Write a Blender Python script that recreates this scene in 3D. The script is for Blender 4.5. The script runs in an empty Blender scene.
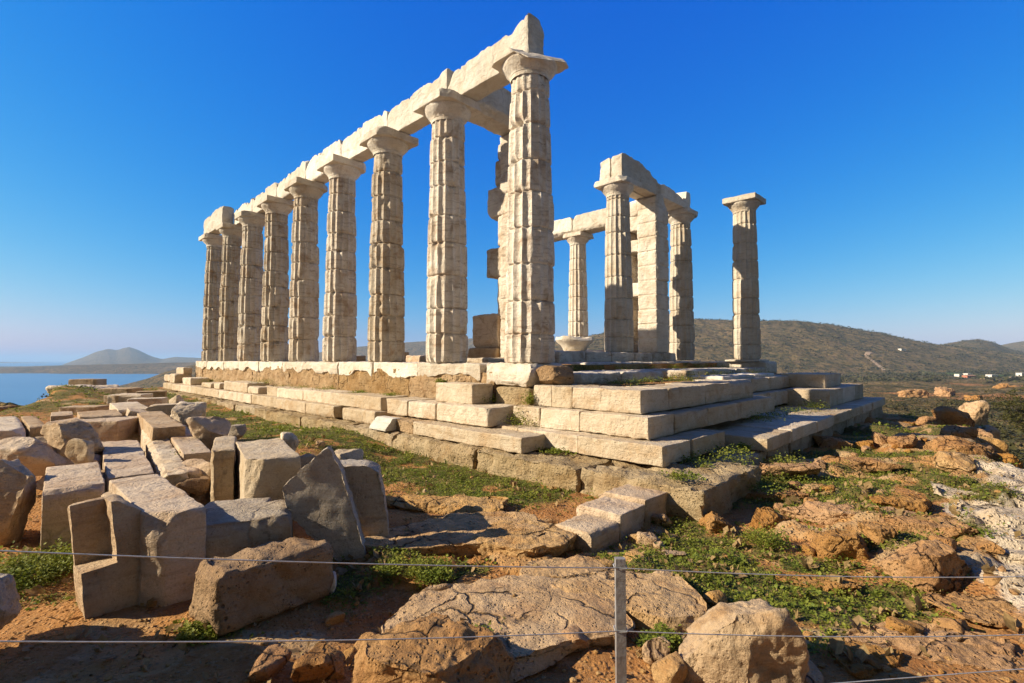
import bpy, math, random
import numpy as np
from mathutils import Vector, Euler

random.seed(5)
SC = bpy.context.scene
COL = SC.collection
R = math.radians

# ----------------------------------------------------------------- numeric noise
_rs = np.random.RandomState(11)
_perm = np.concatenate([_rs.permutation(256)] * 3)
_grad = _rs.normal(size=(256, 3)); _grad /= np.linalg.norm(_grad, axis=1)[:, None]

def noise(p):
    """gradient noise, about -0.7..0.7, for an (n,3) array"""
    p = np.asarray(p, float)
    i = np.floor(p).astype(int); f = p - i; i &= 255
    u = f * f * f * (f * (f * 6 - 15) + 10)
    r = 0
    for dx in (0, 1):
        for dy in (0, 1):
            for dz in (0, 1):
                h = _perm[_perm[_perm[(i[:, 0] + dx) & 255] + ((i[:, 1] + dy) & 255)] + ((i[:, 2] + dz) & 255)]
                g = _grad[h]
                d = g[:, 0] * (f[:, 0] - dx) + g[:, 1] * (f[:, 1] - dy) + g[:, 2] * (f[:, 2] - dz)
                w = (u[:, 0] if dx else 1 - u[:, 0]) * (u[:, 1] if dy else 1 - u[:, 1]) * (u[:, 2] if dz else 1 - u[:, 2])
                r = r + w * d
    return r

def fbm(p, oct=3, lac=2.1, gain=.5):
    s = 0; a = 1; p = np.asarray(p, float)
    for k in range(oct):
        s = s + a * noise(p + 17.3 * k); p = p * lac; a *= gain
    return s

def cells(p, seed=0):
    """cell noise: (distance between the two nearest feature points, a value per cell)"""
    p = np.asarray(p, float); i0 = np.floor(p).astype(int)
    d1 = np.full(len(p), 9.); d2 = np.full(len(p), 9.); val = np.zeros(len(p))
    for dx in (-1, 0, 1):
        for dy in (-1, 0, 1):
            for dz in (-1, 0, 1):
                c = i0 + np.array([dx, dy, dz]); h = _perm[_perm[_perm[(c[:, 0] + seed) & 255] + (c[:, 1] & 255)] + (c[:, 2] & 255)]
                q = c + .5 + _grad[h] * .55
                d = np.linalg.norm(p - q, axis=1); v = ((h * 37) % 256) / 255.
                n_ = d < d1
                d2 = np.where(n_, d1, np.minimum(d2, d)); val = np.where(n_, v, val); d1 = np.where(n_, d, d1)
    return d2 - d1, val

def n2(x, y, s, seed=0., oct=3):
    x = np.asarray(x, float); y = np.asarray(y, float)
    sh = np.broadcast(x, y).shape
    q = np.stack([np.broadcast_to(x, sh).ravel() / s, np.broadcast_to(y, sh).ravel() / s, np.full(int(np.prod(sh)) if sh else 1, seed)], 1)
    return fbm(q, oct).reshape(sh)

def sstep(a, b, x):
    t = np.clip((np.asarray(x, float) - a) / (b - a), 0, 1)
    return t * t * (3 - 2 * t)

# ----------------------------------------------------------------- camera model
F, PITCH, EYE = 496.3, math.atan(18.3 / 496.3), 0.064
def P(px, py, z):
    """point of the place at height z seen at a pixel of the photograph"""
    cx, cy = (px - 512) / F, (341.5 - py) / F
    dy = math.cos(PITCH) - cy * math.sin(PITCH); dz = math.sin(PITCH) + cy * math.cos(PITCH)
    t = (z - EYE) / dz
    return Vector((cx * t, dy * t, z))

TH = R(44.184)
LV = Vector((-math.cos(TH), math.sin(TH), 0)); RV = Vector((math.sin(TH), math.cos(TH), 0))
C1 = Vector((.342, 9.397, 0))
YAW_T = math.atan2(RV.y, RV.x)
def T(b, a, z=0): return C1 + RV * b + LV * a + Vector((0, 0, z))
def ab(x, y):
    dx = np.asarray(x) - C1.x; dy = np.asarray(y) - C1.y
    return dx * LV.x + dy * LV.y, dx * RV.x + dy * RV.y

# ----------------------------------------------------------------- mesh helpers
def mesh_from(name, v, f, mat, smooth=True, sharp=38):
    v = np.asarray(v, np.float32); f = np.asarray(f, np.int32)
    me = bpy.data.meshes.new(name)
    k = f.shape[1]
    me.vertices.add(len(v)); me.vertices.foreach_set("co", v.ravel())
    me.loops.add(f.size); me.loops.foreach_set("vertex_index", f.ravel())
    me.polygons.add(len(f)); me.polygons.foreach_set("loop_start", np.arange(0, f.size, k, dtype=np.int32))
    me.polygons.foreach_set("use_smooth", np.full(len(f), smooth))
    me.update(calc_edges=True); me.validate()
    if smooth and sharp: me.set_sharp_from_angle(angle=R(sharp))
    if mat: me.materials.append(mat)
    return me

def obj(name, me, parent=None, loc=(0, 0, 0), rot=(0, 0, 0)):
    o = bpy.data.objects.new(name, me); COL.objects.link(o)
    o.location = loc; o.rotation_euler = rot
    if parent: o.parent = parent
    return o

def tag(o, label=None, cat=None, group=None, kind=None):
    if label: o["label"] = label
    if cat: o["category"] = cat
    if group: o["group"] = group
    if kind: o["kind"] = kind
    return o

def normals(v, f):
    n = np.zeros_like(v)
    if f.shape[1] == 4:
        fn = np.cross(v[f[:, 2]] - v[f[:, 0]], v[f[:, 3]] - v[f[:, 1]])
    else:
        fn = np.cross(v[f[:, 1]] - v[f[:, 0]], v[f[:, 2]] - v[f[:, 0]])
    for k in range(f.shape[1]): np.add.at(n, f[:, k], fn)
    return n / (np.linalg.norm(n, axis=1)[:, None] + 1e-12)

def axis_coords(L, r, res):
    n = max(1, int(round((L - 2 * r) / res)))
    inner = np.linspace(-L / 2 + r, L / 2 - r, n + 1)
    lo = [-L / 2, -L / 2 + r * .3, -L / 2 + r * .65]
    return np.array(lo + list(inner) + [-c for c in reversed(lo)])

def lattice(dx, dy, dz, r, res):
    A = [axis_coords(d, min(r, d * .3), res) for d in (dx, dy, dz)]
    n = [len(a) for a in A]; idx = {}; V = []
    def vid(i, j, k):
        key = (i, j, k)
        if key not in idx:
            idx[key] = len(V); V.append((A[0][i], A[1][j], A[2][k]))
        return idx[key]
    Fc = []
    for (a, b, c) in ((0, 1, 2), (1, 2, 0), (2, 0, 1)):
        for side in (0, n[c] - 1):
            for i in range(n[a] - 1):
                for j in range(n[b] - 1):
                    q = []
                    for (u, w) in ((i, j), (i + 1, j), (i + 1, j + 1), (i, j + 1)):
                        t = [0, 0, 0]; t[a] = u; t[b] = w; t[c] = side
                        q.append(vid(*t))
                    Fc.append(q if side else q[::-1])
    return np.array(V), np.array(Fc)

def chip_cuts(dx, dy, dz, rng, n, amt):
    """small planes that break random corners and edges"""
    cuts = []
    h = np.array([dx, dy, dz]) / 2
    for _ in range(n):
        s = np.array([rng.choice([-1, 1]) for _ in range(3)], float)
        if rng.random() < .5: s[rng.randrange(3)] = 0
        w = np.array([rng.uniform(.5, 1.3) for _ in range(3)])
        nv = s * w; nv /= np.linalg.norm(nv)
        d = (np.abs(nv) * h).sum() - amt * rng.uniform(.25, 1.0) * min(1, h.min() * 2.2)
        cuts.append((nv[0], nv[1], nv[2], d))
    return cuts

def hewn(dx, dy, dz, seed, res=.05, r=.02, rough=.012, chips=5, chip=.12, cuts=(), notch=None, pits=0., wav=None):
    rng = random.Random(seed)
    v, f = lattice(dx, dy, dz, r, res)
    hv = np.array([dx, dy, dz]) / 2; rr = min(r, hv.min() * .6)
    q = np.clip(v, -(hv - rr), hv - rr); d = v - q
    ln = np.linalg.norm(d, axis=1); m = ln > 1e-9
    v[m] = q[m] + d[m] / ln[m][:, None] * rr
    if notch:
        (ax, a0, bx, b0) = notch       # material with p[ax]<a0 and p[bx]>b0 is taken out
        mm = (v[:, ax] < a0) & (v[:, bx] > b0)
        da = a0 - v[:, ax]; db = v[:, bx] - b0
        pick = mm & (da <= db); v[pick, ax] = a0
        pick = mm & (da > db); v[pick, bx] = b0
    if wav is not None: v = wav(v)
    allc = list(cuts) + chip_cuts(dx, dy, dz, rng, chips, chip)
    off = np.array([rng.uniform(0, 90) for _ in range(3)])
    for (a, b, c, dd) in allc:
        nv = np.array([a, b, c]); nv = nv / np.linalg.norm(nv)
        e = v @ nv - dd
        mk = e > 0
        if mk.any():
            v[mk] -= nv * (e[mk] - np.minimum(e[mk], .25 * np.abs(noise(v[mk] * 9 + off)) * .16 + 0))[:, None]
    nn = normals(v, f)
    big = noise(v * 2.3 + off) * rough * 1.6 + noise(v * 7 + off) * rough * 1.2 - np.abs(noise(v * 4.1 - off)) * rough * .8 + noise(v * 19 + off) * rough * .7
    if pits:
        big -= pits * sstep(.12, .45, noise(v * 6.5 - off)) + pits * .5 * sstep(.15, .4, noise(v * 15 - off))
    v = v + nn * big[:, None]
    return v, f

def notched(dx, dy, dz, x0, y0, z0, seed, res=.03, rough=.01, cuts=()):
    """squared block with its near corner cut out above z0"""
    def ax(L, c): 
        n1 = max(2, int((c + L / 2) / res)); n2_ = max(2, int((L / 2 - c) / res))
        return np.concatenate([np.linspace(-L / 2, c, n1 + 1), np.linspace(c, L / 2, n2_ + 1)[1:]])
    A = [ax(dx, x0), ax(dy, y0), ax(dz, z0)]; n = [len(a) - 1 for a in A]
    mid = [(a[1:] + a[:-1]) / 2 for a in A]
    occ = np.ones(n, bool)
    occ[np.ix_(mid[0] < x0, mid[1] < y0, mid[2] > z0)] = False
    pad = np.zeros([k + 2 for k in n], bool); pad[1:-1, 1:-1, 1:-1] = occ
    idx = {}; V = []; Fc = []
    def vid(k):
        if k not in idx: idx[k] = len(V); V.append((A[0][k[0]], A[1][k[1]], A[2][k[2]]))
        return idx[k]
    for i, j, k in np.argwhere(occ):
        for a in range(3):
            for sd in (0, 1):
                q = [i + 1, j + 1, k + 1]; q[a] += 1 if sd else -1
                if pad[tuple(q)]: continue
                b, c = (a + 1) % 3, (a + 2) % 3; base = [i, j, k]; base[a] += sd; loop = []
                for (u, w) in ((0, 0), (1, 0), (1, 1), (0, 1)):
                    t = list(base); t[b] += u; t[c] += w; loop.append(vid(tuple(t)))
                Fc.append(loop if sd else loop[::-1])
    v = np.array(V); f = np.array(Fc); off = np.array([seed * 3.1, seed * 1.7, 5.])
    for (a, b, c, d) in cuts:
        nv = np.array([a, b, c], float); nv /= np.linalg.norm(nv); e = v @ nv - d; m = e > 0; v[m] -= nv * e[m][:, None]
    nn = normals(v, f)
    v = v + nn * (noise(v * 3 + off) * rough * 1.5 + noise(v * 9 + off) * rough + noise(v * 22 + off) * rough * .6)[:, None]
    return v, f

_ico = {}
def ico(sub):
    if sub not in _ico:
        import bmesh
        bm = bmesh.new(); bmesh.ops.create_icosphere(bm, subdivisions=sub, radius=1)
        v = np.array([x.co[:] for x in bm.verts]); f = np.array([[q.index for q in x.verts] for x in bm.faces]); bm.free()
        _ico[sub] = (v, f)
    v, f = _ico[sub]
    return v.copy(), f.copy()

def rock(dx, dy, dz, seed, sub=5, cuts=9, rough=.05, flat=0., boxy=.45, pits=.0, chunk=.45):
    rng = random.Random(seed)
    v, f = ico(sub)
    p = 2 + boxy * 5
    v /= (np.abs(v) ** p).sum(1)[:, None] ** (1 / p)
    off = np.array([rng.uniform(0, 90) for _ in range(3)])
    v *= (1 + .28 * noise(v * 1.1 + off))[:, None]
    for k in range(cuts):
        nv = np.array([rng.gauss(0, 1), rng.gauss(0, 1), rng.gauss(0, .8)]); nv /= np.linalg.norm(nv)
        d = rng.uniform(.62, .95)
        e = v @ nv - d; mk = e > 0
        v[mk] -= nv * (e[mk] * .92)[:, None]
    if flat: 
        mk = v[:, 2] > flat; v[mk, 2] = flat + (v[mk, 2] - flat) * .12
    v = v * np.array([dx, dy, dz]) / 2
    nn = normals(v, f)
    s = (dx + dy + dz) / 3
    disp = (fbm(v * (2.6 / s) + off, 3) * rough + np.abs(noise(v * (7 / s) - off)) * rough * -.7 + noise(v * (17 / s) + off) * rough * .22 + noise(v * 30 + off) * .006) * s
    if pits: disp -= pits * s * .6 * sstep(.1, .4, noise(v * (9 / s) + off * 2))
    if sub >= 5:
        w_ = v * np.array([1, 1, 1.9]) * (2.9 / s) + off; w_ = w_ + .5 * np.stack([noise(v * (3 / s) + k * 7.) for k in (1, 2, 3)], 1)
        e_, c_ = cells(w_, seed & 63)
        disp += chunk * s * rough * 1.1 * (c_ - .5) * sstep(0, .12, e_) - chunk * s * rough * .55 * np.exp(-(e_ / .05) ** 2)
        w_ = v * np.array([1, 1, 1.5]) * (7.5 / s) + off; e_, c_ = cells(w_ + .4 * noise(v * (6 / s))[:, None], (seed + 9) & 63)
        disp += chunk * s * rough * .38 * (c_ - .5) * sstep(0, .15, e_) - chunk * s * rough * .16 * np.exp(-(e_ / .07) ** 2)
    v = v + nn * disp[:, None]
    return v, f

# ----------------------------------------------------------------- materials
def nt(name):
    m = bpy.data.materials.new(name); m.use_nodes = True
    t = m.node_tree; t.nodes.clear()
    out = t.nodes.new("ShaderNodeOutputMaterial"); b = t.nodes.new("ShaderNodeBsdfPrincipled")
    t.links.new(b.outputs[0], out.inputs[0])
    return m, t, b

class G:
    """short hand for shader nodes"""
    def __init__(s, t): s.t = t
    def n(s, kind, **kw):
        x = s.t.nodes.new(kind)
        for k, v in kw.items(): setattr(x, k, v)
        return x
    def l(s, a, b): s.t.links.new(a, b)
    def noise(s, vec, scale, detail=4, rough=.6, dist=0):
        x = s.n("ShaderNodeTexNoise"); x.inputs["Scale"].default_value = scale; x.inputs["Detail"].default_value = detail
        x.inputs["Roughness"].default_value = rough; x.inputs["Distortion"].default_value = dist
        s.l(vec, x.inputs["Vector"]); return x.outputs[0]
    def ramp(s, fac, a, b, lo=0., hi=1.):
        x = s.n("ShaderNodeMapRange"); x.interpolation_type = "SMOOTHSTEP"; x.inputs[1].default_value = a; x.inputs[2].default_value = b
        x.inputs[3].default_value = lo; x.inputs[4].default_value = hi
        s.l(fac, x.inputs[0]); return x.outputs[0]
    def mix(s, fac, a, b, mode="MIX"):
        x = s.n("ShaderNodeMix"); x.data_type = "RGBA"; x.blend_type = mode
        for val, i in ((fac, 0), (a, 6), (b, 7)):
            if hasattr(val, "links"): s.l(val, x.inputs[i])
            elif i == 0: x.inputs[0].default_value = val
            else: x.inputs[i].default_value = (*val, 1)
        return x.outputs[2]
    def math(s, op, a, b=0., c=0.):
        x = s.n("ShaderNodeMath"); x.operation = op
        for i, val in enumerate((a, b, c)):
            if hasattr(val, "links"): s.l(val, x.inputs[i])
            else: x.inputs[i].default_value = val
        return x.outputs[0]
    def stretch(s, vec, sc):
        x = s.n("ShaderNodeMapping"); x.inputs["Scale"].default_value = sc; s.l(vec, x.inputs[0]); return x.outputs[0]

def stone(name, c1, c2, stain, lichen=.35, bump=.5, streak=.35, stain_amt=.7, pit=.4, var=.16, crack=0., cscale=1.6):
    m, t, b = nt(name); g = G(t)
    pos = g.n("ShaderNodeNewGeometry").outputs["Position"]
    oi = g.n("ShaderNodeObjectInfo")
    base = g.mix(g.ramp(g.noise(pos, 1.7, 5), .35, .68), c1, c2)
    base = g.mix(g.math("MULTIPLY", g.ramp(g.noise(pos, 2.9, 6, .65, .6), .47, .72), stain_amt), base, stain)
    sv = g.stretch(pos, (2.2, 2.2, 17))
    base = g.mix(g.math("MULTIPLY", g.ramp(g.noise(sv, 1, 4, .6, .4), .5, .74), streak), base, tuple(x * .52 for x in stain))
    vv = g.stretch(pos, (9, 9, .9))
    base = g.mix(g.math("MULTIPLY", g.ramp(g.noise(vv, 1, 4, .6), .55, .8), streak * .7), base, tuple(x * .45 for x in c2))
    li = g.math("MULTIPLY", g.ramp(g.noise(pos, 11, 7, .72), .58, .7), lichen)
    base = g.mix(li, base, (.085, .075, .06))
    vp = g.n("ShaderNodeTexVoronoi"); vp.inputs["Scale"].default_value = 17; g.l(pos, vp.inputs["Vector"]); vp.inputs["Randomness"].default_value = 1
    spots_ = g.math("MULTIPLY", g.ramp(vp.outputs["Distance"], .10, .26, 1, 0), g.math("MULTIPLY", g.ramp(g.noise(pos, 2.1, 4), .46, .60), min(.8, pit * .8)))
    base = g.mix(spots_, base, tuple(x * .28 for x in stain))
    base = g.mix(g.math("MULTIPLY", g.ramp(g.noise(pos, 30, 6, .75), .56, .68), .55), base, tuple(x * .42 for x in c2))
    w = g.math("MULTIPLY", g.ramp(g.noise(pos, 6.3, 6, .7), .6, .72), .5)
    base = g.mix(w, base, tuple(min(.78, x * 1.22) for x in c1))
    base = g.mix(g.ramp(g.noise(pos, 85, 3, .7), .25, .8, .0, .38), base, tuple(x * .5 for x in c2))
    crk = None
    if crack:
        wp = g.n("ShaderNodeVectorMath", operation="ADD"); g.l(pos, wp.inputs[0])
        nv = g.n("ShaderNodeTexNoise"); nv.inputs["Scale"].default_value = 2.2; nv.inputs["Detail"].default_value = 5; g.l(pos, nv.inputs["Vector"])
        vs = g.n("ShaderNodeVectorMath", operation="SCALE"); vs.inputs["Scale"].default_value = .55; g.l(nv.outputs["Color"], vs.inputs[0]); g.l(vs.outputs[0], wp.inputs[1])
        ve = g.n("ShaderNodeTexVoronoi"); ve.feature = "DISTANCE_TO_EDGE"; ve.inputs["Scale"].default_value = cscale; g.l(wp.outputs[0], ve.inputs["Vector"])
        crk = g.math("MULTIPLY", g.ramp(ve.outputs["Distance"], .0, .035, 1, 0), g.math("MULTIPLY", g.ramp(g.noise(pos, 1.3, 3), .42, .56), crack))
        base = g.mix(crk, base, tuple(x * .22 for x in stain))
    hs = g.n("ShaderNodeHueSaturation")
    g.l(g.math("MULTIPLY_ADD", oi.outputs["Random"], var * 2, 1 - var), hs.inputs["Value"])
    g.l(g.math("MULTIPLY_ADD", oi.outputs["Random"], -.3, 1.14), hs.inputs["Saturation"])
    g.l(base, hs.inputs["Color"])
    g.l(hs.outputs[0], b.inputs["Base Color"]); b.inputs["Roughness"].default_value = .9
    b.inputs["Specular IOR Level"].default_value = .25
    vo = g.n("ShaderNodeTexVoronoi"); vo.inputs["Scale"].default_value = 38; g.l(pos, vo.inputs["Vector"])
    pits = g.math("MULTIPLY", g.ramp(vo.outputs["Distance"], .0, .33, -1, 0), g.ramp(g.noise(pos, 5, 3), .45, .62))
    h = g.math("ADD", g.noise(pos, 13, 8, .68), g.math("MULTIPLY", pits, pit))
    h = g.math("ADD", h, g.math("MULTIPLY", g.noise(sv, 2.2, 5, .6), .35))
    h = g.math("SUBTRACT", h, g.math("MULTIPLY", spots_, .6))
    if crk is not None: h = g.math("SUBTRACT", h, g.math("MULTIPLY", crk, .8))
    h = g.math("ADD", h, g.math("MULTIPLY", g.noise(pos, 3.6, 5, .6), .9))
    bp = g.n("ShaderNodeBump"); bp.inputs["Strength"].default_value = min(1., bump * 1.25); bp.inputs["Distance"].default_value = .06
    g.l(h, bp.inputs["Height"]); g.l(bp.outputs[0], b.inputs["Normal"])
    return m

M = {}
M["marble"] = stone("weathered_marble", (.75, .69, .59), (.65, .565, .45), (.48, .34, .20), lichen=.40, stain_amt=.55)
M["marble_dark"] = stone("weathered_column_marble", (.72, .65, .54), (.60, .50, .375), (.38, .24, .13), lichen=.68, streak=.6, stain_amt=.85, bump=.6)
M["arch"] = stone("architrave_marble", (.78, .73, .64), (.71, .64, .53), (.50, .37, .23), lichen=.25, stain_amt=.45, streak=.2, crack=0.2, cscale=1.0, pit=.2, bump=.5)
M["step"] = stone("step_marble", (.65, .555, .42), (.56, .44, .30), (.45, .285, .14), lichen=.35, stain_amt=.65, pit=.45, bump=.55)
M["poros"] = stone("orange_foundation_stone", (.50, .355, .205), (.42, .27, .135), (.27, .145, .055), lichen=.45, stain_amt=.7, bump=.9, pit=1., crack=0.5, cscale=2.2)
M["found"] = stone("pitted_yellow_stone", (.50, .395, .25), (.42, .31, .175), (.33, .20, .085), lichen=.5, stain_amt=.6, bump=.95, pit=1.2)
M["block"] = stone("fallen_block_stone", (.60, .465, .315), (.52, .37, .23), (.38, .22, .10), lichen=.45, stain_amt=.8, crack=0.25, cscale=1.1, pit=.3, bump=.6)
M["pale"] = stone("pale_block_marble", (.67, .565, .425), (.58, .46, .315), (.44, .28, .14), lichen=.42, stain_amt=.55, crack=0.25, cscale=1.1, pit=.25, bump=.5)
M["white"] = stone("clean_white_marble", (.74, .71, .65), (.70, .66, .58), (.6, .52, .4), lichen=.08, stain_amt=.2, bump=.25)
M["grey"] = stone("grey_rough_stone", (.50, .43, .335), (.42, .34, .25), (.31, .205, .115), lichen=.55, stain_amt=.7, crack=0.3, cscale=1.2, pit=.35, bump=.65)
M["brown"] = stone("brown_boulder_stone", (.43, .29, .165), (.35, .22, .115), (.26, .14, .06), lichen=.45, bump=.9, pit=1.)
M["bedrock"] = stone("tan_bedrock", (.62, .415, .21), (.54, .325, .135), (.43, .21, .07), lichen=.32, bump=.95, pit=.8, var=.08, crack=0.9, cscale=1.9)
M["orange"] = stone("orange_rock", (.51, .30, .13), (.43, .225, .085), (.33, .15, .05), lichen=.36, bump=1., pit=1., var=.12, crack=0.8, cscale=2.6)
M["whiterock"] = stone("white_bedrock", (.70, .585, .44), (.58, .455, .31), (.43, .29, .15), lichen=.35, bump=1., pit=1., crack=0.9, cscale=2.4)

def mat_ground():
    m, t, b = nt("plateau_ground"); g = G(t)
    pos = g.n("ShaderNodeNewGeometry").outputs["Position"]
    at = g.n("ShaderNodeAttribute"); at.attribute_name = "cover"
    sep = g.n("ShaderNodeSeparateColor"); g.l(at.outputs["Color"], sep.inputs[0])
    soil = g.mix(g.ramp(g.noise(pos, 2.3, 6, .65), .35, .7), (.50, .25, .085), (.37, .165, .055))
    soil = g.mix(g.ramp(g.noise(pos, 26, 5, .7), .5, .68, 0, .75), soil, (.50, .31, .15))
    soil = g.mix(g.ramp(g.noise(pos, 60, 3, .7), .57, .7, 0, .6), soil, (.12, .06, .03))
    rk = g.mix(g.ramp(g.noise(pos, 1.5, 6, .62), .38, .65), (.50, .27, .10), (.53, .37, .20))
    rk = g.mix(g.ramp(g.noise(pos, 9, 7, .7), .55, .7, 0, .6), rk, (.11, .09, .065))
    rk = g.mix(g.ramp(g.noise(pos, 4.1, 6, .7), .56, .68, 0, .6), rk, (.36, .17, .055))
    wr = g.mix(g.ramp(g.noise(pos, 2.2, 6, .65), .4, .68), (.70, .585, .44), (.56, .43, .285))
    wr = g.mix(g.ramp(g.noise(pos, 8, 7, .72), .57, .70, 0, .5), wr, (.25, .18, .11))
    vg = g.mix(g.ramp(g.noise(pos, 14, 5, .7), .4, .62), (.07, .095, .02), (.19, .145, .05))
    vg = g.mix(g.ramp(g.noise(pos, 40, 3, .7), .5, .66, 0, .7), vg, (.27, .17, .065))
    nz = g.noise(pos, 7, 5, .7)
    def edge(ch, k=.5): return g.ramp(g.math("ADD", ch, g.math("MULTIPLY_ADD", nz, .7, -.35)), .35, .62)
    c = g.mix(edge(sep.outputs[0]), soil, rk)
    c = g.mix(edge(sep.outputs[2]), c, wr)
    c = g.mix(edge(sep.outputs[1]), c, vg)
    g.l(c, b.inputs["Base Color"]); b.inputs["Roughness"].default_value = .95; b.inputs["Specular IOR Level"].default_value = .15
    h = g.math("ADD", g.noise(pos, 11, 9, .7), g.math("MULTIPLY", g.noise(pos, 45, 5, .7), .45))
    vo = g.n("ShaderNodeTexVoronoi"); vo.inputs["Scale"].default_value = 30; g.l(pos, vo.inputs["Vector"])
    h = g.math("ADD", h, g.math("MULTIPLY", g.ramp(vo.outputs["Distance"], 0, .5), -.5))
    bp = g.n("ShaderNodeBump"); bp.inputs["Strength"].default_value = 1; bp.inputs["Distance"].default_value = .05
    g.l(h, bp.inputs["Height"]); g.l(bp.outputs[0], b.inputs["Normal"])
    return m
M["ground"] = mat_ground()

def mat_hills():
    m, t, b = nt("garrigue_hillside"); g = G(t)
    pos = g.n("ShaderNodeNewGeometry").outputs["Position"]
    c = g.mix(g.ramp(g.noise(pos, .004, 6, .65), .36, .66), (.19, .132, .055), (.28, .19, .082))
    c = g.mix(g.ramp(g.noise(pos, .021, 6, .7), .5, .66, 0, .8), c, (.26, .17, .09))
    c = g.mix(g.ramp(g.noise(pos, .012, 5, .65), .55, .72, 0, .6), c, (.075, .08, .032))
    c = g.mix(g.math("MULTIPLY", g.ramp(g.noise(pos, .07, 7, .85), .46, .58), .9), c, (.040, .047, .018))
    c = g.mix(g.ramp(g.noise(pos, .35, 3, .7), .60, .72, 0, .8), c, (.33, .24, .15))
    at = g.n("ShaderNodeAttribute"); at.attribute_name = "cover"
    sep = g.n("ShaderNodeSeparateColor"); g.l(at.outputs["Color"], sep.inputs[0])
    c = g.mix(g.ramp(g.math("ADD", sep.outputs[0], g.math("MULTIPLY_ADD", g.noise(pos, .25, 5, .7), .8, -.4)), .4, .6), c, (.38, .19, .08))
    c = g.mix(g.ramp(g.math("ADD", sep.outputs[1], g.math("MULTIPLY_ADD", g.noise(pos, .1, 4, .7), .6, -.3)), .4, .6), c, (.10, .15, .045))
    g.l(c, b.inputs["Base Color"]); b.inputs["Roughness"].default_value = 1; b.inputs["Specular IOR Level"].default_value = .05
    h = g.math("ADD", g.math("MULTIPLY", g.noise(pos, .03, 5, .6), 3), g.noise(pos, .22, 4, .7))
    bp = g.n("ShaderNodeBump"); bp.inputs["Strength"].default_value = 1; bp.inputs["Distance"].default_value = 7
    g.l(h, bp.inputs["Height"]); g.l(bp.outputs[0], b.inputs["Normal"])
    return m
M["hills"] = mat_hills()

def mat_sea():
    m, t, b = nt("sea_water"); g = G(t)
    pos = g.n("ShaderNodeNewGeometry").outputs["Position"]
    c = g.mix(g.ramp(g.noise(g.stretch(pos, (.0012, .006, 1)), 1, 4), .35, .65), (.055, .16, .31), (.07, .19, .35))
    g.l(c, b.inputs["Base Color"]); b.inputs["Roughness"].default_value = .28; b.inputs["IOR"].default_value = 1.33
    bp = g.n("ShaderNodeBump"); bp.inputs["Strength"].default_value = .5; bp.inputs["Distance"].default_value = .6
    g.l(g.noise(pos, .12, 4, .6), bp.inputs["Height"]); g.l(bp.outputs[0], b.inputs["Normal"])
    return m
M["sea"] = mat_sea()

def mat_leaf(name, a, c, tr=.35):
    m, t, b = nt(name); g = G(t)
    pos = g.n("ShaderNodeNewGeometry").outputs["Position"]
    col = g.mix(g.ramp(g.noise(pos, 3.1, 5, .7), .36, .64), a, c)
    col = g.mix(g.ramp(g.noise(pos, 55, 2, .6), .4, .7, 0, .5), col, tuple(x * 1.6 for x in c))
    g.l(col, b.inputs["Base Color"]); b.inputs["Roughness"].default_value = .65; b.inputs["Specular IOR Level"].default_value = .25
    tn = g.n("ShaderNodeBsdfTranslucent"); g.l(col, tn.inputs[0])
    mx = g.n("ShaderNodeMixShader"); mx.inputs[0].default_value = tr
    g.l(b.outputs[0], mx.inputs[1]); g.l(tn.outputs[0], mx.inputs[2])
    g.l(mx.outputs[0], [x for x in t.nodes if x.type == "OUTPUT_MATERIAL"][0].inputs[0])
    return m
M["grass"] = mat_leaf("weed_leaves", (.10, .15, .018), (.24, .25, .035))
M["dry"] = mat_leaf("dry_stalks", (.22, .15, .06), (.30, .2, .09), .2)
M["flower"] = mat_leaf("yellow_petals", (.55, .36, .02), (.62, .45, .03), .3)
M["scrub"] = mat_leaf("scrub_leaves", (.030, .036, .012), (.085, .075, .026), .15)
M["tree"] = mat_leaf("tree_leaves", (.05, .06, .014), (.12, .105, .028), .25)

def plain(name, col, rough=.7, metal=0.):
    m, t, b = nt(name); g = G(t)
    pos = g.n("ShaderNodeNewGeometry").outputs["Position"]
    c = g.mix(g.ramp(g.noise(pos, 30, 5, .7), .4, .7), col, tuple(x * .72 for x in col))
    g.l(c, b.inputs["Base Color"]); b.inputs["Roughness"].default_value = rough; b.inputs["Metallic"].default_value = metal
    return m
M["post"] = stone("weathered_metal_post", (.27, .26, .26), (.22, .21, .21), (.20, .12, .07), lichen=.5, bump=.12, pit=.1, streak=.5, stain_amt=.6, var=.02)
M["wire"] = plain("galvanised_wire", (.50, .49, .48), .45, .35)
M["bark"] = plain("bark", (.12, .085, .055), .9)
M["wallwhite"] = plain("white_render", (.72, .68, .62), .9)
M["wallred"] = plain("red_render", (.48, .17, .10), .9)
M["wallyellow"] = plain("yellow_render", (.62, .42, .18), .9)
M["roof"] = plain("roof_tile", (.40, .22, .13), .9)
M["glass"] = plain("dark_window", (.05, .06, .08), .2)
M["track"] = plain("dirt_track", (.52, .36, .22), .95)

# ----------------------------------------------------------------- terrain functions
def poly(xs, ys, x): return np.interp(x, xs, ys)

def interp_s(xs, ys, x):
    return np.interp(x, xs, ys)

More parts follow.
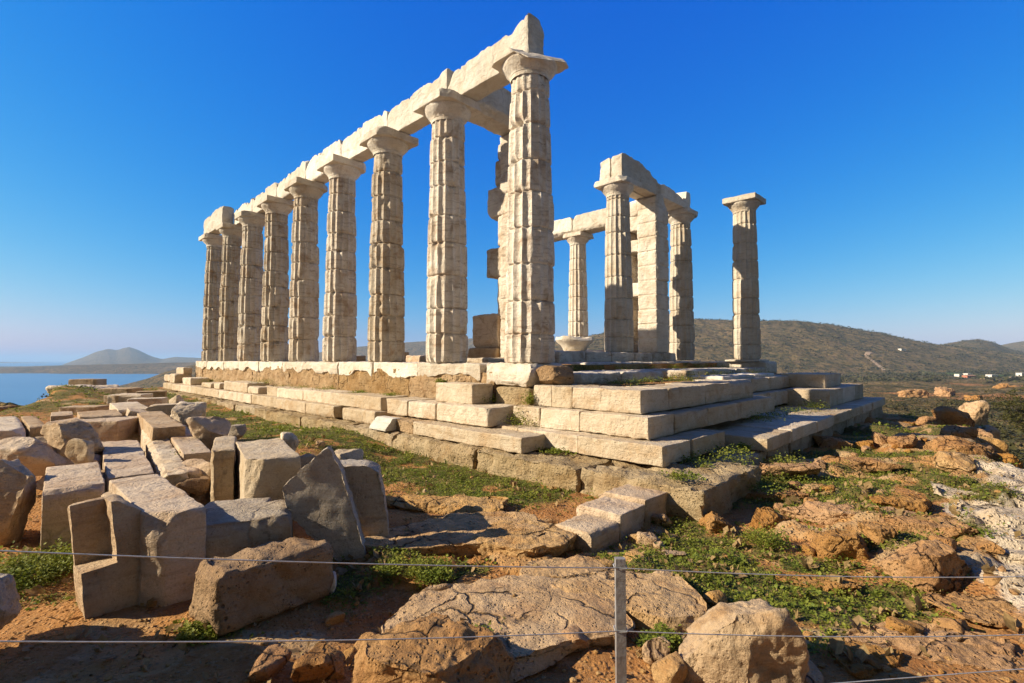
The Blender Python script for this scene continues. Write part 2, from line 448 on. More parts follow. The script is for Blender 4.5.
def far_height(x, y):
    """land beyond the plateau: ridges given by crest depth, crest line and width"""
    x = np.asarray(x, float); y = np.asarray(y, float)
    yy = np.maximum(y, 1.)
    px = 512 + F * np.clip(x / yy, -3, 3)
    nzb = n2(x, y, 420, 3.3, 4); nzs = n2(x, y, 60, 8.1, 4)
    h = np.full(x.shape, -78.)
    def crest(tab, Yc):
        xs = [a for a, _ in tab]; ys = [EYE + (359.8 - b) / F * Yc for _, b in tab]
        return interp_s(xs, ys, px)
    def layer(tab, Yc, wn, wf, base, amp, p=2.):
        c = crest(tab, Yc) + nzb * amp; gul = np.abs(n2(x, y * .6, 210, Yc * .01, 4)) * amp * 2.4
        u = (y - Yc); w = np.where(u < 0, wn, wf)
        return base + (c - base) * np.exp(-np.abs(u / w) ** p) - gul * np.exp(-np.abs(u / (w * 1.5)) ** 2) * (1 - np.exp(-(u / (w * .25)) ** 2)) + nzs * amp * .22 * np.exp(-np.abs(u / (w * 1.5)) ** 2)
    # valley and hills on the right
    vy = [0, 20, 45, 100, 150, 360, 600, 900, 1150, 4000]
    vz = [-7, -9, -10, -12.5, -15.5, -23, -27, -29, -26, -70]
    valley = poly(vy, vz, y) + n2(x, y, 75, 4.4, 4) * 5.5 * sstep(40, 220, y) + n2(x, y, 22, 1.2, 3) * 1.6
    valley = valley - 70 * (1 - sstep(380, 560, px)) * sstep(70, 260, y) - 30 * (1 - sstep(330, 560, px)) * (1 - sstep(70, 260, y)) * sstep(22, 60, y)
    hillR = layer([(380, 420), (480, 372), (540, 345), (604, 334), (650, 325), (695, 319), (745, 322), (770, 321.5), (800, 321.5), (830, 324), (870, 331),
                   (905, 338.5), (937, 345), (970, 349), (1024, 355), (1300, 368)], 1500, 480, 620, -75, 7)
    hillR2 = layer([(850, 400), (890, 362), (920, 350), (945, 344), (962, 341), (978, 339.5), (992, 342), (1010, 349), (1040, 356), (1200, 362)], 1900, 420, 500, -75, 6)
    hillR3 = layer([(960, 372), (990, 347), (1010, 343), (1040, 339), (1120, 336), (1400, 338)], 2900, 500, 900, -75, 8)
    mid = layer([(180, 372), (300, 356), (360, 347), (410, 342), (470, 339), (560, 341), (640, 352), (760, 366)], 3600, 600, 900, -75, 10)
    strip = layer([(-400, 372), (0, 368.6), (40, 367.5), (70, 366), (95, 365), (140, 364), (200, 362.5), (300, 361), (420, 366), (520, 380)], 2450, 330, 2600, -80, 6)
    headl = layer([(60, 400), (100, 392), (120, 387), (150, 379), (165, 373), (187, 367), (202, 364), (240, 361), (330, 362), (420, 374), (520, 384)], 1040, 150, 220, -80, 5)
    mount = layer([(-500, 372), (0, 371), (30, 369), (62, 365), (82, 358), (97, 351.5), (108, 349), (117, 350.5), (123, 348.5), (129, 347.3), (138, 350), (150, 355.5), (162, 359),
                   (175, 357.2), (188, 357.6), (205, 358.5), (240, 359), (300, 366), (400, 374)], 6200, 1300, 1300, -80, 16)
    faint = layer([(-600, 362), (0, 361.5), (40, 362.5), (90, 364), (150, 368), (260, 372)], 9800, 1500, 1500, -80, 14)
    mound = layer([(-400, 392), (-60, 396), (-20, 399.5), (0, 400.5), (12, 401.5), (22, 405), (30, 411), (60, 440)], 72, 14, 22, -95, .5) 
    for L_ in (hillR, hillR2, hillR3, mid, strip, headl, mount, faint, mound):
        h = np.maximum(h, L_)
    h = np.maximum(h, np.where(y > 0, valley, -9))
    leftslope = poly([0, 18, 30, 60, 110, 4000], [-6, -7, -14, -40, -75, -90], np.hypot(x, y))
    h = np.where(px < 560, np.maximum(np.where(h > valley + .01, h, -90), np.maximum(leftslope, np.where(px > 330, valley, -90))), h)
    return h

def plateau_mask(x, y):
    a, b = ab(x, y)
    w = n2(x, y, 3.1, 6., 3) * .9
    left = sstep(0, 1.6, (x - poly([-5, 8, 15, 30, 37, 60], [-12, -13.5, -15.8, -25.5, -26.5, -26], y)) + w)
    back = sstep(0, 2.2, 27.5 - a + w)
    north = sstep(0, 2.0, 15.2 - b + w)
    return left * back * north

def ground_h(x, y, fine=True):
    x = np.asarray(x, float); y = np.asarray(y, float)
    a, b = ab(x, y)
    g = -1.62 + .22 * sstep(4, 17, a) + .09 * n2(x, y, 1.9, 2., 4)
    # rubble ground on the left is a little higher
    g = g + .30 * sstep(-1.9, -3.4, x) * sstep(4.6, 6.2, y) * (1 - sstep(9, 13, y))
    g = g + .5 * sstep(12, 17, y) * sstep(-4.5, -9, x) * sstep(-3.2, -5.5, b)
    # hollow in front of the row of cut blocks
    g = g - .07 * np.exp(-(((x - 1.45) / .75) ** 2 + ((y - 4.72) / .38) ** 2))
    g = g - .12 * np.exp(-(((x + .9) / .45) ** 2 + ((y - 3.3) / .6) ** 2))
    # lower terrace on the right, held by a rough wall
    ter = sstep(5.9, 6.25, -a + .25 * n2(x, y, 1.1, 3.3, 2)) * sstep(3.9, 4.4, b + .3 * n2(x, y, 1.3, 7.7, 2))
    g = g - .75 * ter - 2.2 * sstep(12, 17, b) * sstep(5, 7, -a) - .12 * np.maximum(0, b - 6) * ter
    g = g - .05 * np.maximum(0, x - 9)
    # layered bedrock on the right
    rb = n2(x * .75 + y * .45, y * 1.1 - x * .25, 1.15, 9.1, 4)
    bed = sstep(1.9, 3.0, x) * sstep(2.2, 4, y)
    g = g + bed * (.09 * sstep(-.05, .12, rb) + .06 * sstep(.18, .28, rb) - .03)
    wr = white_rock(x, y)
    rw = n2(x, y, .8, 1.7, 4)
    g = g + wr * (.10 * sstep(.0, .08, rw) + .06 * sstep(.2, .26, rw))
    # cracked tan slabs low in the middle
    sl = np.exp(-(((x - .1) / 1.2) ** 2 + ((y - 4.2) / 1.2) ** 2) ** 2)
    rs_ = n2(x, y, .9, 5.5, 4)
    g = g + sl * (.08 * sstep(-.12, -.02, rs_) - .03)
    if fine:
        near_ = (np.hypot(x, y) < 11).ravel()
        if near_.any():
            q = np.stack([x.ravel(), y.ravel(), np.full(x.size, 3.3)], 1)[near_]
            q[:, :2] += .16 * np.stack([noise(q * 2.2), noise(q * 2.2 + 9)], 1)
            amt = np.clip(np.maximum(np.maximum(bed * sstep(-.1, .1, rb), wr), sl), 0, 1).ravel()[near_]
            e_, c_ = cells(q * np.array([1.7, 2.3, 1])); dd = .06 * (c_ - .5) * sstep(0, .10, e_) - .03 * np.exp(-(e_ / .06) ** 2)
            e_, c_ = cells(q * np.array([5., 6.5, 1]), 7); dd = dd + .03 * (c_ - .5) * sstep(0, .12, e_) - .012 * np.exp(-(e_ / .08) ** 2)
            t_ = np.zeros(x.size); t_[near_] = dd * amt; g = g + t_.reshape(x.shape)
    if fine: g = g + .022 * n2(x, y, .32, 4.2, 4) + .010 * n2(x, y, .09, 8.2, 2)
    pm = plateau_mask(x, y)
    low = -5.5 - 7 * (1 - pm) + n2(x, y, 4, 1.1, 3) * .8
    return low * (1 - pm) + g * pm

def white_rock(x, y):
    a, b = ab(x, y)
    return sstep(5.6, 6.4, -a + .9 * n2(x, y, 1.2, 4.1, 3)) * sstep(-2.8, -1.7, b) * (1 - sstep(3.7, 4.3, b))

VEG = [  # pixel on the ground, radius along x, radius along y, strength
    (330, 445, 2.0, 1.5, 1.), (410, 468, 1.5, 1.0, 1.), (500, 490, 1.2, .7, 1.), (250, 418, 3.4, 2.2, 1.), (290, 430, 1.8, 1.5, 1.), (370, 455, 1.5, 1.1, 1.), (560, 480, .9, .5, .75), (180, 400, 4, 2.6, 1.), (465, 478, .9, .6, .9),
    (700, 545, .8, .5, 1.), (650, 560, .5, .4, .9), (760, 560, .7, .35, 1.), (730, 590, .7, .3, .9), (800, 600, .8, .3, .9), (880, 545, .5, .25, .9), (690, 520, .4, .3, .9), (840, 500, .9, .4, .9), (900, 490, .9, .4, .9), (870, 455, 1.6, .7, .9), (760, 480, .9, .4, .9), (740, 570, .8, .45, 1.), (790, 590, .7, .4, .95), (860, 600, .6, .3, .8), (905, 520, .6, .25, .8), (690, 560, .5, .4, 1.),
    (760, 492, .9, .5, .85), (800, 505, .7, .35, .8), (845, 480, 1.2, .4, .85), (900, 470, 1.2, .4, .85), (960, 490, .5, .8, .9), (880, 430, 2.5, .9, .9), (820, 440, 1.6, 1., .8),
    (720, 500, .35, .3, .8), (940, 540, .5, .2, .8), (815, 560, .4, .2, .7), (900, 590, .5, .25, .8), (780, 640, .35, .2, .7), (845, 625, .4, .2, .55), (950, 455, 1.2, .6, .8),
    (420, 575, .35, .16, 1.), (460, 565, .3, .13, .9), (350, 580, .25, .3, .7), (470, 640, .22, .12, .95), (440, 615, .2, .12, .8), (660, 640, .16, .12, .8), (405, 560, .4, .12, .8),
    (215, 625, .22, .12, .9), (70, 560, .5, .35, .9), (25, 575, .4, .35, .9), (60, 592, .3, .15, .5), (180, 470, .3, .3, 1.), (690, 465, .5, .25, .6), (610, 480, .5, .25, .6)]
VEGW = [(P(px, py, -1.6), rx, ry, s) for px, py, rx, ry, s in VEG]

def veg_density(x, y):
    d = np.zeros(np.shape(x))
    for c, rx, ry, s in VEGW:
        d = np.maximum(d, s * np.exp(-(((x - c.x) / rx) ** 2 + ((y - c.y) / ry) ** 2) ** 1.6))
    nz = n2(x, y, .55, 3.7, 4)
    a, b = ab(x, y)
    far = sstep(14, 20, np.hypot(x, y)) * .6 * (1 - sstep(-1.5, -.5, b) * (1 - sstep(13.2, 14, b)) * sstep(-4.2, -3.5, a))
    return np.clip(np.maximum(d, far) * sstep(-.55, -.05, nz), 0, 1)

def build_ground():
    def axis(lo, hi, knots):
        out = [lo]
        while out[-1] < hi: out.append(out[-1] + float(np.interp(out[-1], [k for k, _ in knots], [s for _, s in knots])))
        return np.array(out)
    xs = axis(-36, 30, [(-36, .5), (-12, .16), (-4, .045), (-2, .03), (4, .03), (7, .05), (13, .13), (30, .6)])
    ys = axis(-4, 46, [(-4, .5), (1.2, .06), (2, .025), (5.5, .03), (9, .07), (16, .15), (46, .5)])
    X, Y = np.meshgrid(xs, ys); Z = ground_h(X, Y)
    nx, ny = len(xs), len(ys)
    v = np.stack([X.ravel(), Y.ravel(), Z.ravel()], 1)
    i = np.arange(nx * ny).reshape(ny, nx)
    f = np.stack([i[:-1, :-1].ravel(), i[:-1, 1:].ravel(), i[1:, 1:].ravel(), i[1:, :-1].ravel()], 1)
    me = mesh_from("ground", v, f, M["ground"], True, 0)
    x, y = v[:, 0], v[:, 1]
    veg = veg_density(x, y)
    bed = sstep(1.9, 3.0, x) * sstep(2.2, 4, y)
    rb = n2(x * .75 + y * .45, y * 1.1 - x * .25, 1.15, 9.1, 4)
    sl = np.exp(-(((x - .1) / 1.2) ** 2 + ((y - 4.2) / 1.2) ** 2) ** 2)
    rock_ = np.maximum(bed * sstep(-.08, .1, rb), sl * sstep(-.15, 0, n2(x, y, .9, 5.5, 4)))
    rock_ = np.maximum(rock_, .8 * sstep(.12, .3, n2(x, y, 1.4, 7.1, 3)))
    rock_ = np.maximum(rock_, 1 - plateau_mask(x, y))
    col = np.stack([rock_, veg, white_rock(x, y), np.ones_like(x)], 1).astype(np.float32)
    ca = me.color_attributes.new("cover", "FLOAT_COLOR", "POINT"); ca.data.foreach_set("color", col.ravel())
    tag(obj("ground", me), kind="structure")
build_ground()

def build_hills():
    th = np.linspace(R(-66), R(66), 560)
    r = np.concatenate([np.geomspace(16, 700, 150)[:-1], np.linspace(700, 3600, 190)[:-1], np.geomspace(3600, 13500, 90)])
    A, D = np.meshgrid(th, r)
    X = D * np.sin(A); Y = D * np.cos(A); Z = far_height(X, Y)
    v = np.stack([X.ravel(), Y.ravel(), Z.ravel()], 1)
    n = len(th); i = np.arange(v.shape[0]).reshape(len(r), n)
    f = np.stack([i[:-1, :-1].ravel(), i[:-1, 1:].ravel(), i[1:, 1:].ravel(), i[1:, :-1].ravel()], 1)
    keep = (v[f][:, :, 2].max(1) > -66); f = f[keep]
    used = np.unique(f); re = np.full(len(v), -1); re[used] = np.arange(len(used)); v = v[used]; f = re[f]
    me = mesh_from("hills", v, f, M["hills"], True, 0)
    x, y = v[:, 0], v[:, 1]
    o1 = np.zeros(len(v)); gr = np.zeros(len(v))
    for px, py, z, rx, ry in ((915, 394, -23, 24, 40), (950, 391, -23, 18, 30), (1000, 384, -25, 40, 60), (905, 408, -19, 12, 16), (985, 398, -21, 26, 30)):
        c = P(px, py, z); o1 = np.maximum(o1, np.exp(-(((x - c.x) / rx) ** 2 + ((y - c.y) / ry) ** 2)))
    o1 = np.maximum(o1, .42 * np.exp(-(np.hypot(x, y) / 55) ** 4))
    for px, py, z, rx, ry in ((970, 374.5, -28, 60, 110), (1000, 377, -28, 40, 60)):
        c = P(px, py, z); gr = np.maximum(gr, np.exp(-(((x - c.x) / rx) ** 2 + ((y - c.y) / ry) ** 2)))
    col = np.stack([o1, gr, 0 * x, np.ones_like(x)], 1).astype(np.float32)
    ca = me.color_attributes.new("cover", "FLOAT_COLOR", "POINT"); ca.data.foreach_set("color", col.ravel())
    tag(obj("hills", me), kind="structure")
build_hills()

def build_sea():
    th = np.linspace(0, 2 * math.pi, 97)[:-1]; r = np.array([200, 1500, 6000, 20000, 42000])
    A, D = np.meshgrid(th, r)
    v = np.stack([(D * np.sin(A)).ravel(), (D * np.cos(A)).ravel(), np.full(A.size, -60.)], 1)
    n = len(th); f = []
    for k in range(len(r) - 1):
        for j in range(n):
            f.append((k * n + j, (k + 1) * n + j, (k + 1) * n + (j + 1) % n, k * n + (j + 1) % n))
    tag(obj("sea", mesh_from("sea", v, np.array(f)[:, ::-1], M["sea"], False)), kind="structure")
build_sea()

# ----------------------------------------------------------------- the temple
temple = tag(obj("ruined_temple", None, loc=C1, rot=(0, 0, YAW_T)),
             "ruined marble temple with tall fluted columns and broken beams on a stepped base", "temple")

def tblock(name, b0, b1, a0, a1, z0, z1, mat, seed, label=None, parent=None, res=.06, r=.02, rough=.010, chips=4, chip=.09, cuts=(), pits=0., yaw=0., **kw):
    v, f = hewn(b1 - b0, a1 - a0, z1 - z0, seed, res, r, rough, chips, chip, cuts, pits=pits, **kw)
    o = obj(name, mesh_from(name, v, f, M[mat]), parent or temple, ((b0 + b1) / 2, (a0 + a1) / 2, (z0 + z1) / 2), (0, 0, yaw))
    if label: o["label"] = label
    return o

NF = 16
def column(b, a, z0, ztop, seed, worn=1., rb=.498, rt=.385, mat="marble_dark", label=None, cap_cuts=(), seg=8, row=.045, plain_cap=False):
    rng = random.Random(seed)
    hs = ztop - z0 - .44
    ang = np.linspace(0, 2 * math.pi, NF * seg + 1)[:-1]
    joints = [0.]
    while joints[-1] < hs - .75: joints.append(joints[-1] + rng.uniform(.50, .74))
    joints.append(hs)
    zs = []
    for j0, j1 in zip(joints[:-1], joints[1:]):
        m = max(5, int((j1 - j0) / row))
        inner = list(np.linspace(j0 + .028, j1 - .028, m))
        zs += [j0 + .001, j0 + .010] + inner + [j1 - .010]
    zs.append(hs); zs = np.array(zs)
    A, Z = np.meshgrid(ang, zs)
    di = np.clip(np.searchsorted(joints, Z, "right") - 1, 0, len(joints) - 2)
    nd = len(joints) - 1
    jo = np.array(joints)
    dj = np.minimum(Z - jo[di], jo[di + 1] - Z)
    tt = Z / hs
    rad = rb + (rt - rb) * tt + .012 * np.sin(math.pi * tt)
    dfac = np.array([1 + rng.uniform(-.019, .019) * worn for _ in range(nd)])[di]
    dox = np.array([rng.uniform(-.014, .014) * worn for _ in range(nd)])[di]; doy = np.array([rng.uniform(-.014, .014) * worn for _ in range(nd)])[di]
    drot = np.array([rng.uniform(-.02, .02) for _ in range(nd)])[di]
    rad = rad * dfac
    u = ((A + drot) * NF / (2 * math.pi)) % 1
    off = np.array([rng.uniform(0, 99) for _ in range(3)])
    q = np.stack([np.cos(A).ravel() * rad.ravel(), np.sin(A).ravel() * rad.ravel(), Z.ravel()], 1)
    def nz(s, k=0.): return noise(q * s + off + k).reshape(A.shape)
    wearn = sstep(-.12, .4, nz(1.1) + .18 * nz(3.5, 3.)) * worn
    dw = np.array([rng.uniform(-.35, .45) for _ in range(nd)])[di]
    wearn = np.clip(wearn * .85 + dw * worn * .4, 0, 1.1) * .85
    dep = rad * .115
    flute = rad - dep * (4 * u * (1 - u)) ** .8
    worn_r = rad * (1 - .008 - .085 * wearn)
    rr = np.minimum(flute, worn_r)
    rr = rr + dep * .5 * np.clip(wearn - .55, 0, 1) * (4 * u * (1 - u)) ** .8 * (rr < worn_r)
    rr = rr - .032 * np.exp(-(dj / .012) ** 2) - .007 * np.exp(-(dj / .045) ** 2)
    chipm = sstep(.08, .42, nz(4.5, 9.)) * np.exp(-(dj / .075) ** 2)
    rr = rr - .062 * chipm * (.5 + worn)
    rr = rr - .05 * worn * sstep(.34, .5, nz(2.6, 5.)) + .004 * nz(9, 2.) + .003 * nz(26, 4.)
    if z0 < .5: rr = rr - .03 * np.exp(-Z / .12) * sstep(-.2, .4, nz(4, 7.))
    v = np.stack([(rr * np.cos(A) + dox).ravel(), (rr * np.sin(A) + doy).ravel(), Z.ravel()], 1)
    n = len(ang); i = np.arange(v.shape[0]).reshape(len(zs), n); j = np.roll(i, -1, 1)
    f = np.stack([i[:-1].ravel(), j[:-1].ravel(), j[1:].ravel(), i[1:].ravel()], 1)
    c = obj("column", mesh_from("column", v, f, M[mat], True, 32), temple, (b, a, z0))
    if label: c["label"] = label
    # capital: one surface from the round neck through the spreading echinus to the square abacus
    nseg = 96; an = np.linspace(0, 2 * math.pi, nseg + 1)[:-1] + math.pi / 4
    prof = [(rt * .97, -.10, 0), (rt * .985, -.035, 0), (rt * .95, -.03, 0), (rt * .99, -.018, 0), (rt * 1.0, .0, 0), (rt * 1.06, .035, 0), (rt * 1.17, .08, 0), (rt * 1.27, .125, 0), (rt * 1.345, .17, 0), (rt * 1.375, .205, 0),
            (rt * 1.36, .228, .0), (.52, .234, .8), (.545, .236, 1), (.56, .242, 1), (.565, .26, 1), (.565, .30, 1), (.565, .34, 1), (.565, .38, 1), (.565, .42, 1), (.528, .436, 1), (.45, .44, 1), (.25, .44, 1), (.02, .44, 1)]
    V = []
    for (r_, z_, sq) in prof:
        sqr = 1 / np.maximum(np.abs(np.cos(an)), np.abs(np.sin(an)))
        k = (1 - sq) + sq * sqr
        V.append(np.stack([r_ * k * np.cos(an), r_ * k * np.sin(an), np.full(nseg, z_)], 1))
    v = np.concatenate(V); i = np.arange(len(v)).reshape(len(prof), nseg); j = np.roll(i, -1, 1)
    f = np.stack([i[:-1].ravel(), j[:-1].ravel(), j[1:].ravel(), i[1:].ravel()], 1)
    if not plain_cap:
        for k in range(5):
            sx, sy = rng.choice([-1, 1]), rng.choice([-1, 1])
            nv = np.array([sx * rng.uniform(.5, 1), sy * rng.uniform(.5, 1), rng.uniform(-.5, .8)]); nv /= np.linalg.norm(nv)
            d = (np.abs(nv) * np.array([.565, .535, 0])).sum() + nv[2] * (.44 if nv[2] > 0 else .235) - rng.uniform(.02, .16)
            e = v @ nv - d; mk = e > 0; v[mk] -= nv * e[mk][:, None]
    for (x_, y_, z_, d) in cap_cuts:
        nv = np.array([x_, y_, z_]); nv = nv / np.linalg.norm(nv); e = v @ nv - d; mk = e > 0; v[mk] -= nv * e[mk][:, None]
    amp = sstep(-.08, 0, v[:, 2])
    v = v + normals(v, f) * (amp * (.028 * noise(v * 5 + off) + .016 * noise(v * 13 + off)))[:, None]
    obj("capital", mesh_from("capital", v, f, M[mat if mat != "marble_dark" else "marble"], True, 30), c, (0, 0, hs))
    return c

S = 2.522
H0 = 5.93
for k in range(9):
    column(0, S * k, 0, H0, 100 + k, worn=[.75, .8, .95, .9, 1., .95, .95, .85, .9][k], seg=8 if k < 4 else 6, row=.04 if k < 4 else .055,
           cap_cuts=[(-.5, -1, 1.2, .42)] if k == 0 else ())
NB = 11.72
column(NB - .26, 0, .07, 5.84, 201, worn=.35, rb=.47, mat="marble", plain_cap=True, label="free-standing column carrying only its square capital")
column(NB, S, .05, H0, 202, worn=.6, mat="marble")
column(NB, 2 * S, .05, H0, 203, worn=.6, mat="marble")
column(NB, 3 * S, .05, H0, 204, worn=.35, mat="marble")
column(NB, 4 * S, .05, H0, 205, worn=.5, mat="marble")
column(7.13, S, .30, 5.96, 206, worn=.45, rb=.50, mat="marble", label="porch column standing on a raised plinth beside the square pillar")

# beams over the south row: one block between every two column axes, upper edges broken
def beam(b0, b1, a0, a1, z0, z1, seed, cuts=(), mat="arch", label=None, **kw):
    return tblock("architrave", b0, b1, a0, a1, z0, z1, mat, seed, label, res=.055, r=.016, rough=.02, chips=9, chip=.16, cuts=cuts, **kw)
ZA0, ZA1 = H0 + .004, H0 + .83
def hprof(pts, L):
    """top outline (fraction along y, height fraction) pressed into the beam"""
    xs = [p[0] for p in pts]; hs = [p[1] for p in pts]
    def w(v):
        t = v[:, 1] / L + .5
        h = v[:, 2].max() - v[:, 2].min(); z0 = v[:, 2].min()
        q_ = np.stack([v[:, 0] * 1.6, v[:, 1] * 3.5, 0 * t + L * 7 + len(pts)], 1)
        k = np.interp(t, xs, hs) + .09 * noise(q_) + .06 * noise(q_ * 2.7) - .10 * sstep(.18, .3, noise(q_ * 1.4 + 8))
        v = v.copy(); v[:, 2] = np.where(v[:, 2] > z0 + .25 * h, z0 + .25 * h + (v[:, 2] - z0 - .25 * h) * np.clip((k - .25) / .75, .2, 1.1), v[:, 2]); return v
    return w
BT = [  # y grows away from the near end: (t, height)
    [(0, 1.06), (.05, 1.02), (.16, .88), (.19, .80), (.30, .86), (.52, .84), (.72, .80), (.76, .72), (.82, .74), (.93, .70), (.98, .58), (1, .45)],
    [(0, 1.02), (.08, .98), (.12, .86), (.3, .90), (.55, .88), (.8, .84), (.95, .8), (1, .7)],
    [(0, .86), (.15, .9), (.4, .98), (.6, .9), (.85, .86), (.96, .8), (1, .62)],
    [(0, .70), (.08, .96), (.3, 1.), (.6, .92), (.8, .98), (.95, .72), (1, .5)],
    [(0, 1.05), (.12, 1.02), (.2, .86), (.5, .9), (.8, .8), (1, .72)],
    [(0, .85), (.3, .92), (.6, .8), (.8, .86), (1, .7)],
    [(0, .9), (.25, .8), (.5, .88), (.8, .78), (1, .6)],
]
for k in range(7):
    a0, a1 = S * k + (.012 if k else .0), S * (k + 1) - .012
    if k == 6: a1 -= .15
    beam(-.03, .43, a0, a1, ZA0, ZA1, 300 + k, wav=hprof(BT[k], a1 - a0),
         cuts=[(-1, 0, 1.1, .43)] if k % 2 else [(0, 1, 1.3, 1.32)])
beam(-.43, .05, S * 7 + .0, S * 8 + .35, ZA0, ZA1 + .02, 309, cuts=[(-.2, 1, 1, 1.12)], wav=hprof([(0, 1), (.3, 1.02), (.6, .95), (1, .85)], S + .35))
# cross beam from the second column to the south pillar
tblock("architrave", .40, 2.62, S - .40, S + .40, ZA0 - .02, ZA1 - .05, "arch", 320, "broken cross beam joining the long row to the hidden pillar", res=.07, rough=.02, chips=6, chip=.14, cuts=[(1, 0, 1.1, .95)])
# porch beams on the north side
def xprof(pts, L):
    w0 = hprof(pts, L)
    def w(v):
        s = v[:, [1, 0, 2]]; s = w0(s); return s[:, [1, 0, 2]]
    return w
for a0, a1, sd in ((S - .42, S - .02, 330), (S + .02, S + .42, 331)):
    beam(6.72, 9.33, a0, a1, H0 - .05, ZA1 - .02, sd, wav=xprof([(0, .92), (.06, 1.02 if sd == 330 else .9), (.25, 1.0), (.5, .93), (.7, .82), (.85, .6), (1, .5)], 2.61), mat="marble")
beam(9.35, 11.72, S - .42, S + .40, H0 - .02, ZA1 - .1, 332, wav=xprof([(0, .62), (.2, .66), (.5, .55), (.75, .48), (.84, .5), (.86, .95), (1, .92)], 2.37), mat="marble")
for k in (1, 2, 3):
    beam(NB - .42, NB + .42, S * k + (.44 if k == 1 else .012), S * (k + 1) + (.35 if k == 3 else -.012), ZA0, ZA1 - .05, 340 + k)

# square pillars (ends of the inner walls), each of stacked blocks, with broken wall stones left on them
def pillar(b0, b1, a0, a1, z0, z1, seed, mat, label):
    p = temple
    n = 11; L = (z1 - z0) / n
    rng = random.Random(seed)
    h = a1 - a0; w = b1 - b0
    def wv(v):
        v = v.copy(); k = ((v[:, 2] / (z1 - z0) + .5) * n); fr = np.abs(k - np.round(k)) * L
        g = np.exp(-(fr / .020) ** 2) * .034
        ci = np.floor(k).astype(int)
        j = np.array([rng.uniform(-.035, .035) for _ in range(n + 2)])[np.clip(ci, 0, n)]
        v[:, 0] -= np.sign(v[:, 0]) * g; v[:, 1] -= np.sign(v[:, 1]) * g
        v[:, 1] += j * (np.abs(v[:, 1]) > h * .3)
        lo = sstep(.2, .55, noise(v * 1.5 + seed)) * .12
        v[:, 0] -= np.sign(v[:, 0]) * lo * .5; v[:, 1] -= np.sign(v[:, 1]) * lo
        return v
    v, f = hewn(w, h, z1 - z0, seed, .03, .015, .016, 9, .14, wav=wv)
    o = obj("pillar", mesh_from("pillar", v, f, M[mat]), p, ((b0 + b1) / 2, (a0 + a1) / 2, (z0 + z1) / 2)); o["label"] = label
    return o
pl1 = pillar(1.97, 2.80, 2.06, 2.86, .0, 6.0, 350, "marble_dark", "square pillar almost hidden behind the nearest column")
pl2 = pillar(8.92, 9.75, 2.06, 2.88, .30, 5.98, 351, "marble", "square pillar of stacked blocks between the two porch columns")
def wallstone(b0, b1, a0, a1, z0, z1, seed, mat="marble", **kw):
    return tblock("wall_stone", b0, b1, a0, a1, z0, z1, mat, seed, res=.06, r=.05, rough=.022, chips=7, chip=.16, **kw)
for a1, z0, z1, sd in ((3.42, 3.86, 4.66, 360), (3.44, 2.26, 3.02, 361), (3.12, 4.66, 5.35, 362), (3.02, 5.35, 5.75, 363), (3.0, 3.05, 3.84, 364), (3.02, 1.2, 2.24, 365)):
    wallstone(2.05, 2.72, 2.80, a1, z0, z1, sd, "marble_dark")
wallstone(2.0, 2.75, 2.95, 3.95, .38, 1.28, 366, "block", cuts=[(0, .6, 1, .62)])
wallstone(1.95, 2.8, 2.95, 4.05, -.02, .38, 367, "block")
for a0, a1, z0, z1, sd in ((2.84, 4.0, 2.35, 2.86, 370), (2.84, 4.0, 3.98, 4.42, 371), (2.84, 3.9, 4.75, 5.3, 372), (2.84, 3.7, 5.3, 5.8, 373)):
    wallstone(8.98, 9.70, a0, a1, z0, z1, sd)
pillar(8.95, 9.72, 3.15, 3.68, .30, 4.74, 374, "marble_dark", "broken wall pier close behind the square pillar")

# stepped base ------------------------------------------------------------------
def rowblocks(name, axis, lo, hi, f0, f1, z0, z1, mat, seed, length=1.25, skip=(), **kw):
    """a course of blocks: along b ('b') or along a ('a'), one mesh per block"""
    rng = random.Random(seed); p = lo; k = 0
    while p < hi - .05:
        L = length * rng.uniform(.8, 1.22); q = min(p + L, hi)
        if hi - q < .45: q = hi
        j = rng.uniform(-.012, .012); jz = rng.uniform(-.012, .006)
        if k not in skip:
            if axis == "b": tblock(name, p + .004, q - .004, f0 + j, f1, z0, z1 + jz, mat, seed * 50 + k, **kw)
            else: tblock(name, f0 + j, f1, p + .004, q - .004, z0, z1 + jz, mat, seed * 50 + k, **kw)
        p = q; k += 1

_rg = [0]
def ragged(v):
    """lower edge broken away unevenly"""
    _rg[0] += 1; v = v.copy(); h = v[:, 2].max() - v[:, 2].min(); low = np.clip(.5 - v[:, 2] / h, 0, 1)
    q = np.stack([v[:, 1] * 1.7 + _rg[0] * 7.3, np.zeros(len(v)), v[:, 0] * .5], 1)
    v[:, 2] += low * h * (.42 * sstep(-.25, .35, noise(q)) + .16 * noise(q * 3.1)); return v
# stylobate course under the long row: pale, with broken lower edges
rowblocks("stylobate_block", "a", .78, 20.75, -.56, .62, -.36, 0, "marble", 40, 2.1, r=.02, rough=.022, chips=9, chip=.16, wav=ragged)
tblock("stylobate_block", -.56, .55, -.50, .76, -.42, 0, "marble", 41, r=.03, rough=.03, chips=16, chip=.26)
tblock("foundation_block", -.60, .4, -.52, .34, -.77, -.43, "found", 42, r=.05, rough=.02, chips=8, chip=.14, pits=.02)
# exposed orange footing below it
rowblocks("foundation_block", "a", .42, 20.85, -.535, .5, -1.05, -.16, "poros", 43, 3.4, r=.012, rough=.035, chips=2, chip=.06, pits=.03)
